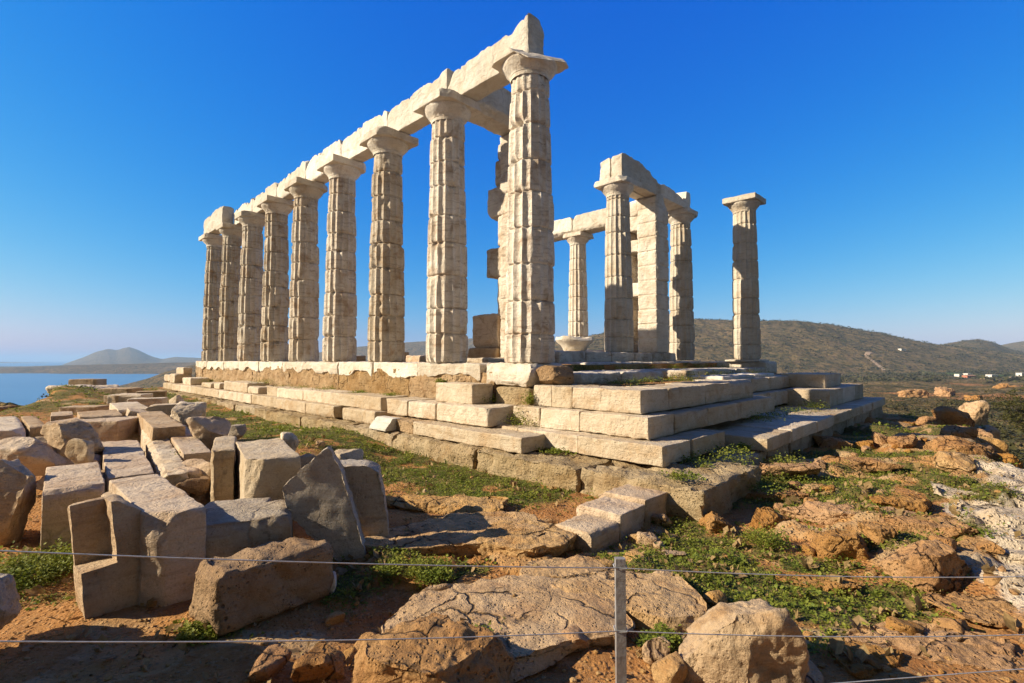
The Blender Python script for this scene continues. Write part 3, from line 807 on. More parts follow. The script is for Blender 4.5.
# three steps at the near corner, long side
for nm, pts, f, dep, z0, z1, sd in (("step_block", [-2.667, -1.45, -1.02, -.62], -.598, .85, -.715, -.374, 45),
                                    ("step_block", [-2.906, -1.75, -.95, -.34], -.821, .75, -1.03, -.722, 46),
                                    ("step_block", [-3.278, -1.95, -.75, -.2], -1.132, .8, -1.29, -1.037, 47)):
    for k in range(len(pts) - 1):
        tblock(nm, f, f + dep, pts[k] + .003, pts[k + 1] - .003, z0, z1, "step", sd * 10 + k, res=.04, r=.010, rough=.011, chips=5, chip=.07)
# three steps on the front
rowblocks("step_block", "b", 4.05, 9.4, -2.12, -1.3, -.72, -.385, "step", 150, 1.35, r=.02, rough=.014, chips=6, chip=.12)
rowblocks("step_block", "b", .26, 4.0, -2.660, -1.9, -.715, -.378, "step", 50, 1.35, r=.012, rough=.013, chips=7, chip=.11)
rowblocks("step_block", "b", 4.65, 9.0, -2.36, -1.6, -1.08, -.735, "step", 151, 1.3, r=.02, rough=.014, chips=6, chip=.12)
rowblocks("step_block", "b", -.02, 4.6, -2.900, -2.1, -1.03, -.725, "step", 51, 1.3, r=.012, rough=.013, chips=7, chip=.11)
rowblocks("step_block", "b", -.27, .86, -3.272, -2.3, -1.29, -1.04, "step", 52, 1.2, r=.014, rough=.009, chips=2, chip=.05)
rowblocks("step_block", "b", 7.62, 12.1, -3.30, -2.3, -1.135, -.70, "step", 53, 1.5, r=.014, rough=.009, chips=3, chip=.06)
rowblocks("step_block", "b", 8.62, 10.6, -2.98, -1.9, -.70, -.33, "step", 54, 1.98, r=.014, rough=.009, chips=3, chip=.06)
# long slabs carrying the front steps
rowblocks("base_slab", "b", 1.28, 12.7, -3.78, -2.2, -1.36, -1.14, "step", 55, 1.5, r=.02, rough=.013, chips=5, chip=.09)
rowblocks("foundation_block", "b", .2, 12.9, -3.66, -2.4, -1.95, -1.37, "grey", 56, 1.2, r=.04, rough=.03, chips=6, chip=.12, pits=.02)
# rough footing round the corner and along the long side
rowblocks("foundation_block", "b", -1.82, .06, -4.08, -2.5, -1.95, -1.30, "found", 57, 1.9, r=.025, rough=.06, chips=6, chip=.16, pits=.04)
rowblocks("foundation_block", "a", -2.48, 9.0, -1.86, -.3, -1.95, -1.315, "found", 58, 1.9, r=.02, rough=.04, chips=6, chip=.16, pits=.035)
rowblocks("foundation_block", "a", 9.02, 22, -1.84, -.3, -1.95, -1.33, "found", 59, 2.2, r=.02, rough=.04, chips=6, chip=.16, pits=.035)
# displaced courses left along the long side
rowblocks("step_block", "a", 4.86, 22.5, -1.50, -.7, -1.315, -1.02, "step", 60, 1.7, r=.03, rough=.016, chips=6, chip=.12)
rowblocks("step_block", "a", 3.02, 4.45, -1.50, -.7, -1.315, -1.03, "step", 61, 1.4, r=.03, rough=.016, chips=6, chip=.12)
rowblocks("step_block", "a", 3.10, 9.7, -1.30, -.6, -1.03, -.745, "step", 62, 1.9, r=.025, rough=.013, chips=5, chip=.10)
for a0, a1, z1, sd in ((10.3, 11.2, -.80, 630), (11.25, 13.7, -.70, 631), (14.2, 15.0, -.80, 632), (15.3, 16.6, -.84, 633), (18.2, 19.6, -.72, 634), (21.0, 21.9, -.6, 635), (22.0, 23.2, -.66, 636), (21.0, 22.4, -.3, 637)):
    z0 = -1.03 if sd != 637 else -.62
    tblock("step_block", -1.34 if sd != 637 else -1.0, -.62, a0, a1, z0, z1, "step", sd, r=.05, rough=.02, chips=7, chip=.16)
rowblocks("step_block", "a", 1.16, 2.86, -1.34, -.6, -1.06, -.75, "step", 64, .9, r=.03, rough=.014, chips=5, chip=.1)
tblock("step_block", -1.33, -.6, -.26, 1.14, -1.06, -.735, "step", 65, r=.03, rough=.014, chips=5, chip=.1, cuts=[(-.6, -1, .5, .72)])
tblock("step_block", -1.66, -.9, -1.33, 1.42, -1.312, -1.075, "step", 66, r=.025, rough=.014, chips=4, chip=.1, cuts=[(-.4, -1, .5, 1.34)])
tblock("step_block", -1.62, -.9, 1.45, 2.55, -1.312, -1.09, "poros", 67, r=.03, rough=.02, chips=4, chip=.1)
# platform filling: earth and weeds between the stones, and the inner paving
def fill(name, b0, b1, a0, a1, z0, z1, seed, mat="ground"):
    v, f = lattice(b1 - b0, a1 - a0, z1 - z0, .02, .22)
    top = v[:, 2] > (z1 - z0) / 2 - .001
    v[top, 2] += .05 * noise(v[top] * 1.3 + seed) + .03 * noise(v[top] * 4 + seed)
    o = obj(name, mesh_from(name, v, f, M[mat], True, 40), temple, ((b0 + b1) / 2, (a0 + a1) / 2, (z0 + z1) / 2))
    ca = o.data.color_attributes.new("cover", "FLOAT_COLOR", "POINT")
    c = np.zeros((len(v), 4), np.float32); c[:, 0] = .75 * sstep(-.1, .25, noise(v * .9 + seed)); c[:, 1] = sstep(.0, .3, noise(v * 1.1 + seed + 5)); c[:, 3] = 1
    ca.data.foreach_set("color", c.ravel())
    return o
fill("earth_fill", -.3, 12.0, -1.95, .9, -1.9, -.43, 3)
fill("earth_fill", .52, 11.3, .92, 20.3, -1.9, -.06, 4)
fill("earth_fill", -1.0, -.42, -2.3, 20.3, -1.9, -1.06, 5)
rowblocks("stylobate_block", "a", -.75, 20.7, 11.1, 12.3, -.42, .0, "marble", 70, 1.5, r=.04, rough=.015, chips=6, chip=.12)
tblock("column_base", 10.92, 12.06, -.57, .57, .002, .072, "marble", 71, res=.05, r=.02, rough=.01)
rowblocks("foundation_block", "a", -2.4, 20.7, 12.0, 13.1, -1.95, -.43, "found", 72, 1.6, r=.05, rough=.03, chips=6, chip=.14)
# raised plinth under the porch
rowblocks("plinth_block", "b", 3.25, 9.95, 1.90, 3.3, -.06, .30, "marble_dark", 73, 1.3, r=.035, rough=.016, chips=6, chip=.12)
rowblocks("plinth_block", "b", .95, 3.2, 2.2, 3.1, -.06, .12, "marble_dark", 74, 1.1, r=.05, rough=.02, chips=6, chip=.14)
rowblocks("plinth_block", "b", 8.95, 9.75, 4.2, 9.0, -.06, .45, "marble", 75, 1.2, r=.05, rough=.02, chips=6, chip=.2)
rowblocks("plinth_block", "b", 3.2, 10.2, 1.02, 1.88, -.3, .0, "marble_dark", 76, 1.2, r=.04, rough=.018, chips=6, chip=.12)
# low pavement stones with weeds in front of the porch
rowblocks("paving_stone", "b", .85, 4.2, -.55, .75, -.45, -.19, "marble_dark", 77, 1.3, r=.05, rough=.02, chips=8, chip=.2)
rowblocks("paving_stone", "b", 5.0, 11.0, -.75, .7, -.45, -.20, "marble_dark", 78, 1.5, r=.05, rough=.02, chips=8, chip=.2)
rowblocks("paving_stone", "b", 4.5, 8.2, -1.85, -1.1, -.45, -.31, "marble", 79, 1.2, r=.05, rough=.02, chips=8, chip=.2)
# low remains of the inner wall seen between the columns
for b0, a0, a1, z1, sd in ((2.1, 4.6, 5.7, .32, 380), (2.1, 6.2, 7.3, .2, 381), (2.2, 8.2, 9.6, .34, 382), (2.1, 11.0, 12.2, .22, 383)):
    tblock("wall_stone", b0, b0 + .7, a0, a1, -.08, z1, "block", sd, r=.05, rough=.02, chips=6, chip=.12)

# ----------------------------------------------------------------- loose stones of the temple
def thing_block(name, label, cat, pos, dims, yaw, seed, mat="block", tilt=(0, 0), group=None, res=.045, **kw):
    v, f = hewn(dims[0], dims[1], dims[2], seed, kw.pop("res", res), kw.pop("r", .012), kw.pop("rough", .013) * .62, kw.pop("chips", 6) + 3, kw.pop("chip", .12) * 1.1, **kw)
    o = obj(name, mesh_from(name, v, f, M[mat]), None, pos, Euler((R(tilt[0]), R(tilt[1]), R(yaw)), "XYZ"))
    return tag(o, label, cat, group)

def temple_block(label, b0, b1, a0, a1, z0, z1, seed, mat, name="stone_block", cat="stone block", yaw=0, group=None, **kw):
    c = T((b0 + b1) / 2, (a0 + a1) / 2, (z0 + z1) / 2)
    return thing_block(name, label, cat, c, (b1 - b0, a1 - a0, z1 - z0), math.degrees(YAW_T) + yaw, seed, mat, group=group, **kw)

temple_block("long squared block lying on the ledge just left below the nearest tall column", -1.08, -.56, .42, 1.50, -.742, -.375, 500, "step", r=.02, rough=.01, chips=4, chip=.07)
temple_block("small clean white block with slanted top lying on the rough footing", -1.86, -1.50, 2.02, 2.62, -1.30, -1.07, 501, "white", chips=1, chip=.04, rough=.004, r=.012,
             cuts=[(-1, 0, .9, .08)], res=.04)
v, f = rock(.62, .42, .34, 502, 5, 6, .035, boxy=.5)
o = obj("fallen_stone", mesh_from("fallen_stone", v, f, M["brown"], True, 50), None, T(-.16, -.74, -.22), (0, 0, R(20)))
tag(o, "rounded brown stone at the right foot of the nearest tall column", "stone")

def basin():
    rng = random.Random(9)
    n = 96; an = np.linspace(0, 2 * math.pi, n + 1)[:-1]
    prof = [(.02, 0), (.30, 0), (.34, .03), (.36, .10), (.43, .19), (.52, .27), (.575, .34), (.585, .40), (.57, .445), (.53, .45), (.48, .43), (.40, .38), (.25, .35), (.02, .34)]
    v = np.concatenate([np.stack([r_ * np.cos(an), r_ * np.sin(an), np.full(n, z_)], 1) for r_, z_ in prof])
    i = np.arange(len(v)).reshape(len(prof), n); j = np.roll(i, -1, 1)
    f = np.stack([i[:-1].ravel(), j[:-1].ravel(), j[1:].ravel(), i[1:].ravel()], 1)
    for nx_, ny_, nz_, d in ((.3, -.6, 1, .56), (-.8, -.3, .7, .66), (.9, -.2, .6, .66)):
        q = np.array([nx_, ny_, nz_]); q /= np.linalg.norm(q); e = v @ q - d; m = e > 0; v[m] -= q * e[m][:, None]
    v += normals(v, f) * (.03 * noise(v * 4.2 + 3) + .014 * noise(v * 12))[:, None]
    o = obj("stone_basin", mesh_from("stone_basin", v, f, M["marble"], True, 45), None, T(5.05, 2.75, .315))
    tag(o, "round stone bowl, an upturned capital, in front of a far column", "stone basin")
basin()

# three cut blocks in a row on the grass
for k, (b0, b1, z1, lab) in enumerate(((-3.26, -2.80, -1.47, "low cut block nearest the camera in the row of three, its top hollowed"),
                                       (-2.78, -2.31, -1.41, "middle block of the row of three cut blocks on the grass"),
                                       (-2.29, -1.80, -1.37, "largest block of the row of three, touching the rough corner footing"))):
    temple_block(lab, b0, b1, -3.68, -3.24 + .09 * k, -1.86, z1 - .02, 510 + k, "block", group="row of cut blocks by the corner", res=.035, rough=.014, chips=5, chip=.09,
                 cuts=[(0, 1, 1.2, .30 if k else .26)])

# ----------------------------------------------------------------- the heap of fallen blocks on the left
def XY(px, py, z): 
    p = P(px, py, z); return p
FB = "fallen blocks heaped on the left"
def heap(label, px, py, z, dims, yaw, seed, mat="block", tilt=(0, 0), name="fallen_block", **kw):
    """px, py: the middle of the top face, at height z"""
    p = P(px, py, z); p.z = z - dims[2] / 2
    return thing_block(name, label, "stone block", p, dims, yaw, seed, mat, tilt, FB, **kw)
def heapq(label, corners, z, h, seed, mat="block", tilt=(0, 0), name="fallen_block", broken=(), **kw):
    """corners: back left, back right, front right, front left of the top face in the photograph, at height z"""
    bl, br, fr, fl = [P(x, y, z) for x, y in corners]
    c = (bl + br + fr + fl) / 4; u = ((br - bl) + (fr - fl)) / 2; w_ = ((bl - fl) + (br - fr)) / 2
    yaw = math.atan2(w_.y, w_.x) - math.pi / 2 if w_.length > u.length else math.atan2(u.y, u.x)
    e = Vector((math.cos(yaw), math.sin(yaw), 0)); n_ = Vector((-e.y, e.x, 0))
    dims = (abs(u.dot(e)), abs(w_.dot(n_)), h)
    cs = list(kw.pop("cuts", ()))
    for sx, sy, sz, dep in broken:
        L_ = math.sqrt(sx * sx + sy * sy + sz * sz); cs.append((sx, sy, sz, (abs(sx) * dims[0] + abs(sy) * dims[1] + abs(sz) * dims[2]) / 2 / L_ - dep))
    kw["cuts"] = cs
    return thing_block(name, label, "stone block", Vector((c.x, c.y, z - h / 2)), dims, math.degrees(yaw), seed, mat, tilt, FB, **kw)
def boulder(label, px, py, Y, dims, yaw, seed, mat="grey", tilt=(0, 0), name="boulder", cat="boulder", group=FB, sub=5, smooth=48, **kw):
    """px, py: the middle of the stone as seen, Y its depth"""
    p = P(px, py, 0); q = Vector((0, 0, EYE)); d = (p - q); d = d / d.y
    c = q + d * Y
    v, f = rock(*dims, seed, sub, **kw)
    o = obj(name, mesh_from(name, v, f, M[mat], True, smooth), None, c, Euler((R(tilt[0]), R(tilt[1]), R(yaw)), "XYZ"))
    return tag(o, label, cat, group)

# foremost
c = P(104, 600, -1.6)
v, f = notched(.36, .37, .76, .01, .10, -.03, 520, .026, .011, cuts=[(.75, -.1, 1, .335), (-1, -1, -1.2, .47), (1, .1, .25, .215), (-.6, .5, 1, .44)])
o = obj("fallen_block", mesh_from("fallen_block", v, f, M["block"], True, 40), None, (c.x + .0, c.y + .04, -1.30), Euler((R(-5), R(-5), R(48))))
tag(o, "upright block with its near corner cut out into a stepped notch", "stone block", FB)
heapq("long squared block with a broken front edge, right of the notched block", [(115, 484), (151, 470), (211, 507), (143, 517)], -1.0, .66, 521, "block", res=.035, rough=.013, chips=3, chip=.07,
     broken=[(-1, -1, .8, .13), (-1, -.9, -.1, .10), (.2, -1, 1, .03)])
heap("low block with a bluish shaded front below the pale double block", 250, 512, -1.15, (.62, .50, .50), 24, 522, "grey", (0, -2), res=.035, rough=.014)
v, f = hewn(.80, .44, .40, 523, .035, .07, .03, 9, .2, pits=.035)
o = obj("boulder", mesh_from("boulder", v, f, M["brown"], True, 50), None, (-1.71, 3.50, -1.46), Euler((R(-4), R(2), R(50))))
tag(o, "rough brown oblong boulder lying in front, long side to the right", "boulder", FB)
heapq("narrow left half of the pale double block, beside the cavity", [(219, 437), (232, 436), (239, 453), (208, 447)], -.86, .60, 524, "pale", res=.035, rough=.018, chips=4, chip=.12)
heapq("broad right half of the pale double block with a chipped front corner", [(235, 437), (284, 442), (302, 455), (244, 462)], -.86, .60, 525, "pale", res=.035, rough=.016, chips=4, chip=.10, broken=[(-1, -1, .3, .12)])
heap("thin flat stone chip under the pale double block", 236, 503, -1.20, (.52, .30, .09), 15, 526, "grey", (0, 0), r=.03, rough=.016)
# leaning slab with a pointed top
def slab_cuts(pts):
    cs = []; n = len(pts)
    for i in range(n):
        (x0, z0), (x1, z1) = pts[i], pts[(i + 1) % n]
        ex, ez = x1 - x0, z1 - z0; nx_, nz_ = ez, -ex
        L_ = math.hypot(nx_, nz_); nx_, nz_ = nx_ / L_, nz_ / L_
        d = nx_ * x0 + nz_ * z0
        if d < 0: nx_, nz_, d = -nx_, -nz_, -d
        cs.append((nx_, 0, nz_, d))
    return cs
ps = P(326, 508, 0); dv = (ps - Vector((0, 0, EYE))); dv /= dv.y
thing_block("leaning_slab", "thick grey slab with a pointed top leaning to the left", "stone slab", Vector((0, 0, EYE)) + dv * 4.30, (.80, .24, 1.08), 12, 527, "grey", (-10, 0), FB,
            cuts=slab_cuts([(.01, .50), (-.33, .19), (-.28, .0), (.22, -.50), (.34, -.38), (.12, .31)]), chips=3, chip=.06, rough=.014, r=.02, res=.035)
ps = P(359, 503, 0); dv = (ps - Vector((0, 0, EYE))); dv /= dv.y
thing_block("fallen_block", "squarish grey block standing behind the pointed leaning slab", "stone block", Vector((0, 0, EYE)) + dv * 4.78, (.52, .46, .84), 14, 528, "grey", (-3, -4), FB,
            cuts=slab_cuts([(-.24, .40), (.10, .36), (.20, .30), (.27, -.30), (.10, -.42), (-.26, -.42)]), chips=4, chip=.10, rough=.016, res=.035)
boulder("small lit stone tucked behind the squarish grey block", 345, 461, 5.15, (.34, .3, .22), 10, 529, "pale", sub=4)
boulder("small white jagged stone right of the pale double block", 290, 442, 5.9, (.22, .2, .24), 30, 530, "pale", sub=4)
# middle rows
heapq("top slab of the long stack in the middle of the heap", [(136, 414), (160, 409), (180, 423), (157, 431)], -.86, .30, 531, "block", (0, 2), chips=2, chip=.06)
heapq("long block with a pitted broken end, under the middle top slab", [(141, 431), (160, 428), (187, 462), (163, 474)], -1.04, .55, 532, "pale", (2, 0), pits=.035, chips=7, chip=.2)
heapq("smooth slab sliding down to the right in the middle of the heap", [(161, 431), (184, 424), (208, 447), (187, 451)], -1.0, .40, 533, "block", (2, 2), chips=2, chip=.06)
heapq("broad flat slab with a pitted front edge, behind the long squared block", [(102, 444), (136, 442), (157, 468), (105, 474)], -1.06, .40, 534, "block", (2, 0), chips=3, chip=.10, pits=.012)
heapq("flat topped block with a shaded front above the dark weeds", [(47, 464), (99, 466), (107, 485), (42, 489)], -1.04, .66, 535, "block", (1, 0), chips=3, chip=.08)
boulder("large rounded boulder at the far left of the heap", 24, 456, 5.7, (.78, .6, .46), 20, 536, "block", boxy=.75, cuts=12, chunk=.2)
boulder("tall boulder with a lit left side at the frame's left edge", 6, 502, 4.62, (.56, .6, .86), 35, 537, "block", boxy=.9, cuts=14, chunk=.2, rough=.04)
boulder("deeply pitted boulder between the left boulders and the flat slab", 76, 441, 6.1, (.64, .52, .50), -15, 538, "block", pits=.05, boxy=.8, cuts=13, chunk=.2)
boulder("small upright stone standing before the pitted boulder", 81, 454, 5.6, (.25, .22, .32), 10, 539, "pale", sub=4)
heapq("pale block with a pointed corner at the left edge", [(-12, 416), (20, 417), (27, 428), (-12, 432)], -.98, .5, 540, "pale", broken=[(1, -.4, 1, .12)])
heapq("pale block right beside the pointed corner block", [(22, 416), (35, 416), (47, 423), (30, 430)], -.98, .5, 541, "block")
heapq("long dark fronted block lying crosswise in the heap", [(66, 417), (132, 416), (133, 421), (62, 422)], -.90, .42, 542, "block", chips=2, chip=.05)
heapq("thick pale slab behind the long crosswise block", [(76, 411), (118, 410), (123, 415), (80, 416)], -.86, .3, 543, "block", chips=3)
heapq("small cube-like block left of the thick pale slab", [(52, 412), (72, 411), (74, 415), (50, 416)], -.90, .34, 544, "block")
heapq("pale flat block in the back row above the triangular slab", [(107, 402), (140, 402), (148, 408), (120, 410)], -.84, .32, 545, "pale")
heap("triangular slab propped against the middle top slab", 140, 411, -.86, (.42, .7, .28), 40, 546, "block", (0, 14), cuts=[(1, .4, .3, .22)])
heap("short jagged block right of the triangular slab", 164, 404, -.78, (.60, .42, .40), 25, 547, "pale", chips=9, chip=.2)
boulder("white boulder with a shaded right side on the grass edge", 189, 417, 8.4, (.58, .52, .50), 25, 548, "pale", boxy=.7, cuts=13, chunk=.2)
boulder("broad pale boulder at the grass edge below the white boulder", 214, 433, 7.1, (.62, .5, .5), 10, 549, "block", boxy=.7, cuts=12, chunk=.2)
boulder("little stone at the right foot of the broad pale boulder", 238, 432, 6.9, (.26, .22, .2), 10, 550, "grey", sub=4)
boulder("small upright white stone at the top of the grass edge", 177, 403, 10, (.3, .28, .34), 10, 551, "pale", sub=4)
boulder("small orange stone wedged beside the narrow pale half block", 194, 487, 5.2, (.28, .24, .18), 20, 552, "brown", sub=4)
boulder("small brown stone under the sliding slab, beside a weed", 184, 478, 5.35, (.34, .22, .2), -10, 553, "block", sub=4)
boulder("wedge of pale stone half out of the frame at lower left", -6, 605, 3.05, (.26, .3, .34), 10, 554, "grey")
# back rows towards the sea
heap("flat block alone on top of the heap before the sea", 88, 379, -.86, (1.25, .7, .36), 3, 560, "block", chips=3)
boulder("long pale rock shelf under the lone flat block", 86, 391, 22, (2.5, 1.4, .95), 5, 561, "pale", flat=.5)
heap("dark fronted block right of the pale rock shelf", 121, 388, -.94, (1.15, .7, .42), 3, 562, "block")
heap("low pale block in the second back row", 131, 394, -.98, (.9, .7, .34), 8, 563, "pale")
heap("small block right of the low pale block", 118, 395, -1.0, (.45, .5, .3), -5, 564, "block")
heap("thin dark slab on the ground left of the rock shelf", 62, 402, -1.2, (1.15, .7, .26), 10, 565, "grey")
heap("thin pale slab lying behind the thick pale slab", 86, 406, -.98, (.78, .5, .14), 6, 566, "block")
heap("pale block behind the jagged block", 148, 398, -.92, (.75, .5, .34), 20, 567, "pale")
heap("block half sunk at the end of the back row", 152, 391, -.98, (.8, .6, .3), 30, 568, "block")
boulder("rough brown boulder below the pale rock shelf", 68, 397, 19, (1.1, .9, .6), 0, 569, "brown")
boulder("brown rock on the ledge above the sea at far left", 20, 415, 15, (1.1, .9, .4), 0, 570, "brown")
boulder("second brown rock on the ledge above the sea", 47, 412, 15.2, (.9, .7, .42), 40, 571, "brown")
boulder("low brown rock behind the pale pointed block", 5, 412, 14.6, (.9, .8, .42), 70, 572, "brown")
# hidden support stones low in the heap (seen only through the gaps)
for k, (x, y, s) in enumerate(((-3.0, 5.75, .45), (-2.5, 5.8, .45), (-3.5, 5.6, .6), (-4.3, 5.4, .6), (-4.9, 6.3, .7), (-5.6, 7.0, .7), (-6.8, 8.0, .7), (-3.9, 6.4, .6), (-4.6, 7.2, .6), (-6.5, 9.3, .6), (-5.2, 5.9, .55), (-7.3, 7.6, .6), (-3.3, 4.4, .4))):
    v, f = rock(s * 1.2, s, .62, 580 + k, 4, 8, .05)
    o = obj("rubble_stone", mesh_from("rubble_stone", v, f, M["block"], True, 48), None, (x, y, -1.38), (0, 0, k * 1.3))
    tag(o, "rubble stone wedged low in the gaps of the left heap", "stone", "rubble wedged under the left heap")
# stones beyond the left edge of the picture that shade the near ground
thing_block("fallen_block", "large block left of the frame beside the wire fence", "stone block", (-3.75, 2.35, -1.15), (1.0, .85, 1.1), -10, 601, "block", group=FB)

# ----------------------------------------------------------------- rocks in the foreground
def outcrop(label, px, py, z, dims, yaw, seed, mat, group=None, name="rock", sink=.35, tilt=(0, 0), **kw):
    """px, py: the middle of its footprint, z the ground there"""
    p = P(px, py, z)
    v, f = rock(*dims, seed, kw.pop("sub", 5), **kw)
    o = obj(name, mesh_from(name, v, f, M[mat], True, 50), None, (p.x, p.y, z + dims[2] * (.5 - sink)), Euler((R(tilt[0]), R(tilt[1]), R(yaw))))
    return tag(o, label, "rock", group)
FR = "foreground rocks along the wire fence"
outcrop("orange rock face at the bottom, left of the fence post", 440, 684, -1.62, (.78, .66, .58), -20, 700, "orange", FR, sub=6, flat=.55, rough=.06, pits=.02, chunk=.35)
outcrop("broad tan slab in the middle left of the fence post", 495, 622, -1.62, (1.40, 1.15, .34), 25, 701, "bedrock", FR, sub=6, flat=.22, rough=.035, boxy=.95, cuts=5, pits=.01, chunk=.3)
outcrop("flat cracked slab right behind the fence post", 632, 602, -1.62, (1.0, .70, .34), -30, 702, "bedrock", FR, sub=6, flat=.22, rough=.035, boxy=.95, cuts=5, pits=.01, chunk=.3)
outcrop("big dome shaped tan rock right of the fence post", 733, 676, -1.62, (.62, .50, .66), 10, 703, "block", FR, sub=6, rough=.055, boxy=.6, cuts=9, pits=.012, chunk=.25)
outcrop("flat shaded slab behind the broad tan slab", 455, 537, -1.62, (1.7, .9, .26), 8, 704, "bedrock", FR, sub=6, flat=.4, rough=.045, boxy=.7, cuts=4)
outcrop("pale ledge of rock left of the row of three cut blocks", 525, 545, -1.62, (.8, .75, .30), -25, 705, "bedrock", FR, sub=6, flat=.4, rough=.05, boxy=.6, cuts=5)
outcrop("tan ledge at the grass edge behind the shaded slab", 440, 507, -1.60, (1.5, .55, .22), -12, 706, "bedrock", FR, sub=6, flat=.4, rough=.05, boxy=.6, cuts=4)
outcrop("low flat slab between the broad tan slab and the row of cut blocks", 575, 575, -1.62, (.75, .5, .2), -15, 712, "bedrock", FR, sub=6, flat=.22, rough=.035, boxy=.95, cuts=5, chunk=.3)
outcrop("small loose stone at the foot of the fence post", 657, 662, -1.62, (.17, .15, .15), 0, 707, "bedrock", FR, sub=4, sink=.2)
outcrop("small pale stone beside the foot of the dome rock", 672, 684, -1.62, (.2, .16, .2), 40, 708, "bedrock", FR, sub=4, sink=.2)
outcrop("low orange lump in the shade left of the orange rock face", 322, 668, -1.62, (.28, .24, .14), 15, 709, "orange", FR, sub=5)
outcrop("orange clod row at the bottom edge", 268, 668, -1.62, (.26, .2, .12), 60, 710, "orange", FR, sub=5)
outcrop("white shard standing in the dark hollow", 333, 590, -1.62, (.06, .05, .16), 0, 711, "white", FR, sub=3, sink=.15)
RR = "orange rocks among the weeds on the right"
ROCKS = [
    ("big orange boulder with a pale top beside the white bedrock", 930, 566, (.56, .42, .44), 12, "orange"),
    ("wide pitted orange rock left of the pale topped boulder", 842, 552, (.58, .40, .36), -10, "orange"),
    ("orange lump at the left end of the pitted rock pair", 770, 524, (.46, .34, .30), 20, "orange"),
    ("squarish orange stone near the corner footing", 717, 527, (.34, .30, .30), 8, "orange"),
    ("long low orange ledge across the middle of the slope", 850, 515, (1.5, .5, .24), -14, "orange"),
    ("flat orange stone below the front slabs", 790, 470, (.85, .5, .24), 5, "orange"),
    ("stacked orange stone at the left of the stone line", 832, 448, (.75, .55, .42), 10, "orange"),
    ("round orange stone in the stone line, second from its left", 866, 449, (.42, .36, .34), 30, "orange"),
    ("upright orange stone in the middle of the stone line", 886, 446, (.4, .36, .48), 70, "orange"),
    ("paired orange stone right of the upright one", 905, 444, (.48, .38, .36), 15, "orange"),
    ("flat orange stone lying under the stone line", 862, 464, (1.1, .45, .2), -8, "orange"),
    ("long flat tan ledge behind the rough orange ledge", 930, 455, (1.5, .5, .2), -10, "bedrock"),
    ("orange slab in the upper grass near the temple front", 906, 424, (1.0, .7, .28), 5, "orange"),
    ("orange slab in the upper grass, farther right", 936, 423, (.95, .6, .3), -5, "orange"),
    ("big round orange rock at the plateau edge", 957, 424, (.95, .8, .85), 0, "orange"),
    ("pale block of rock crowning the plateau edge", 972, 417, (.7, .6, .9), 10, "bedrock"),
    ("orange rock on the edge above the shaded terrace", 955, 440, (.9, .6, .5), 20, "orange"),
    ("second orange rock on the edge above the shaded terrace", 962, 452, (.8, .5, .42), -20, "orange"),
    ("tan rock low on the edge above the shaded terrace", 952, 464, (.7, .5, .3), 35, "bedrock"),
    ("lone orange stone on the shaded terrace", 1008, 467, (.5, .42, .42), 0, "orange"),
    ("orange ledge end pointing to the white bedrock", 925, 530, (.7, .42, .24), -20, "orange"),
    ("rust coloured hump right of the long low ledge", 905, 505, (.8, .5, .24), 10, "orange"),
    ("small rust stone above the pale topped boulder", 880, 532, (.35, .28, .2), 10, "orange"),
    ("flat rust stone in the grass left of the slope", 770, 497, (.8, .42, .18), -5, "orange"),
    ("flat tan stone between the weeds under the slabs", 812, 489, (.6, .35, .16), 12, "bedrock"),
    ("orange hump at the right edge, low in the frame", 985, 612, (.6, .4, .12), 0, "orange"),
    ("flat orange sheet of rock at the lower right", 935, 652, (.9, .5, .12), -12, "orange"),
    ("tilted orange sheet left of the lower right one", 868, 660, (.5, .3, .10), 10, "orange"),
    ("orange rib of rock below the pitted pair", 815, 584, (.6, .22, .12), -20, "orange"),
    ("dark rimmed stone by the bend of the grass", 672, 556, (.24, .14, .1), 0, "brown"),
]
for k, (lab, px, py, dm, yw, mt) in enumerate(ROCKS):
    p = P(px, py, -1.65); z = float(ground_h(np.array([p.x]), np.array([p.y]))[0])
    outcrop(lab, px, py, min(max(z, -1.75), -1.5), dm, yw, 740 + k, mt, RR, pits=.03, rough=.07, sub=6 if py > 470 else 5, sink=.46, flat=.6 if dm[2] < .3 else 0., boxy=.55)
WR = "white rocks at the right edge"
for k, (lab, px, py, dm, yw) in enumerate((("pale upright shard on the white bedrock", 983, 532, (.34, .26, .3), 20), ("white ledge at the right edge by the upper wire", 1010, 556, (1.0, .6, .26), -10),
                                           ("broad white ledge at the right edge under the terrace", 1000, 495, (2.0, 1.0, .26), -8), ("grey white hump between the two white ledges", 1002, 522, (1.2, .6, .26), 12))):
    outcrop(lab, px, py, -1.66, dm, yw, 790 + k, "whiterock", WR, flat=.45, rough=.06, boxy=.6)
# terrace wall stones
for k in range(11):
    b = 4.25 + k * .78; c = T(b, -5.95 - .1 * math.sin(k * 2.1), -2.28)
    v, f = rock(.85, .6, 1.0 + .15 * math.sin(k * 5), 820 + k, 5, 8, .05, boxy=.7)
    o = obj("wall_boulder", mesh_from("wall_boulder", v, f, M["bedrock" if k % 2 else "orange"], True, 50), None, c, (0, 0, YAW_T + k))
    tag(o, "rough boulder in the low dry wall above the shaded terrace", "boulder", "boulders of the terrace wall")
for k, (px, lab) in enumerate(((1005, "left pale kerb stone on the terrace beneath the dark tree"), (1024, "right pale kerb stone on the terrace beneath the dark tree"))):
    c = P(px, 431, -2.75); z = float(ground_h(np.array([c.x]), np.array([c.y]))[0])
    thing_block("kerb_stone", lab, "kerb stone", (c.x, c.y, z + .12), (.55, .3, .3), 0, 840 + k, "pale")

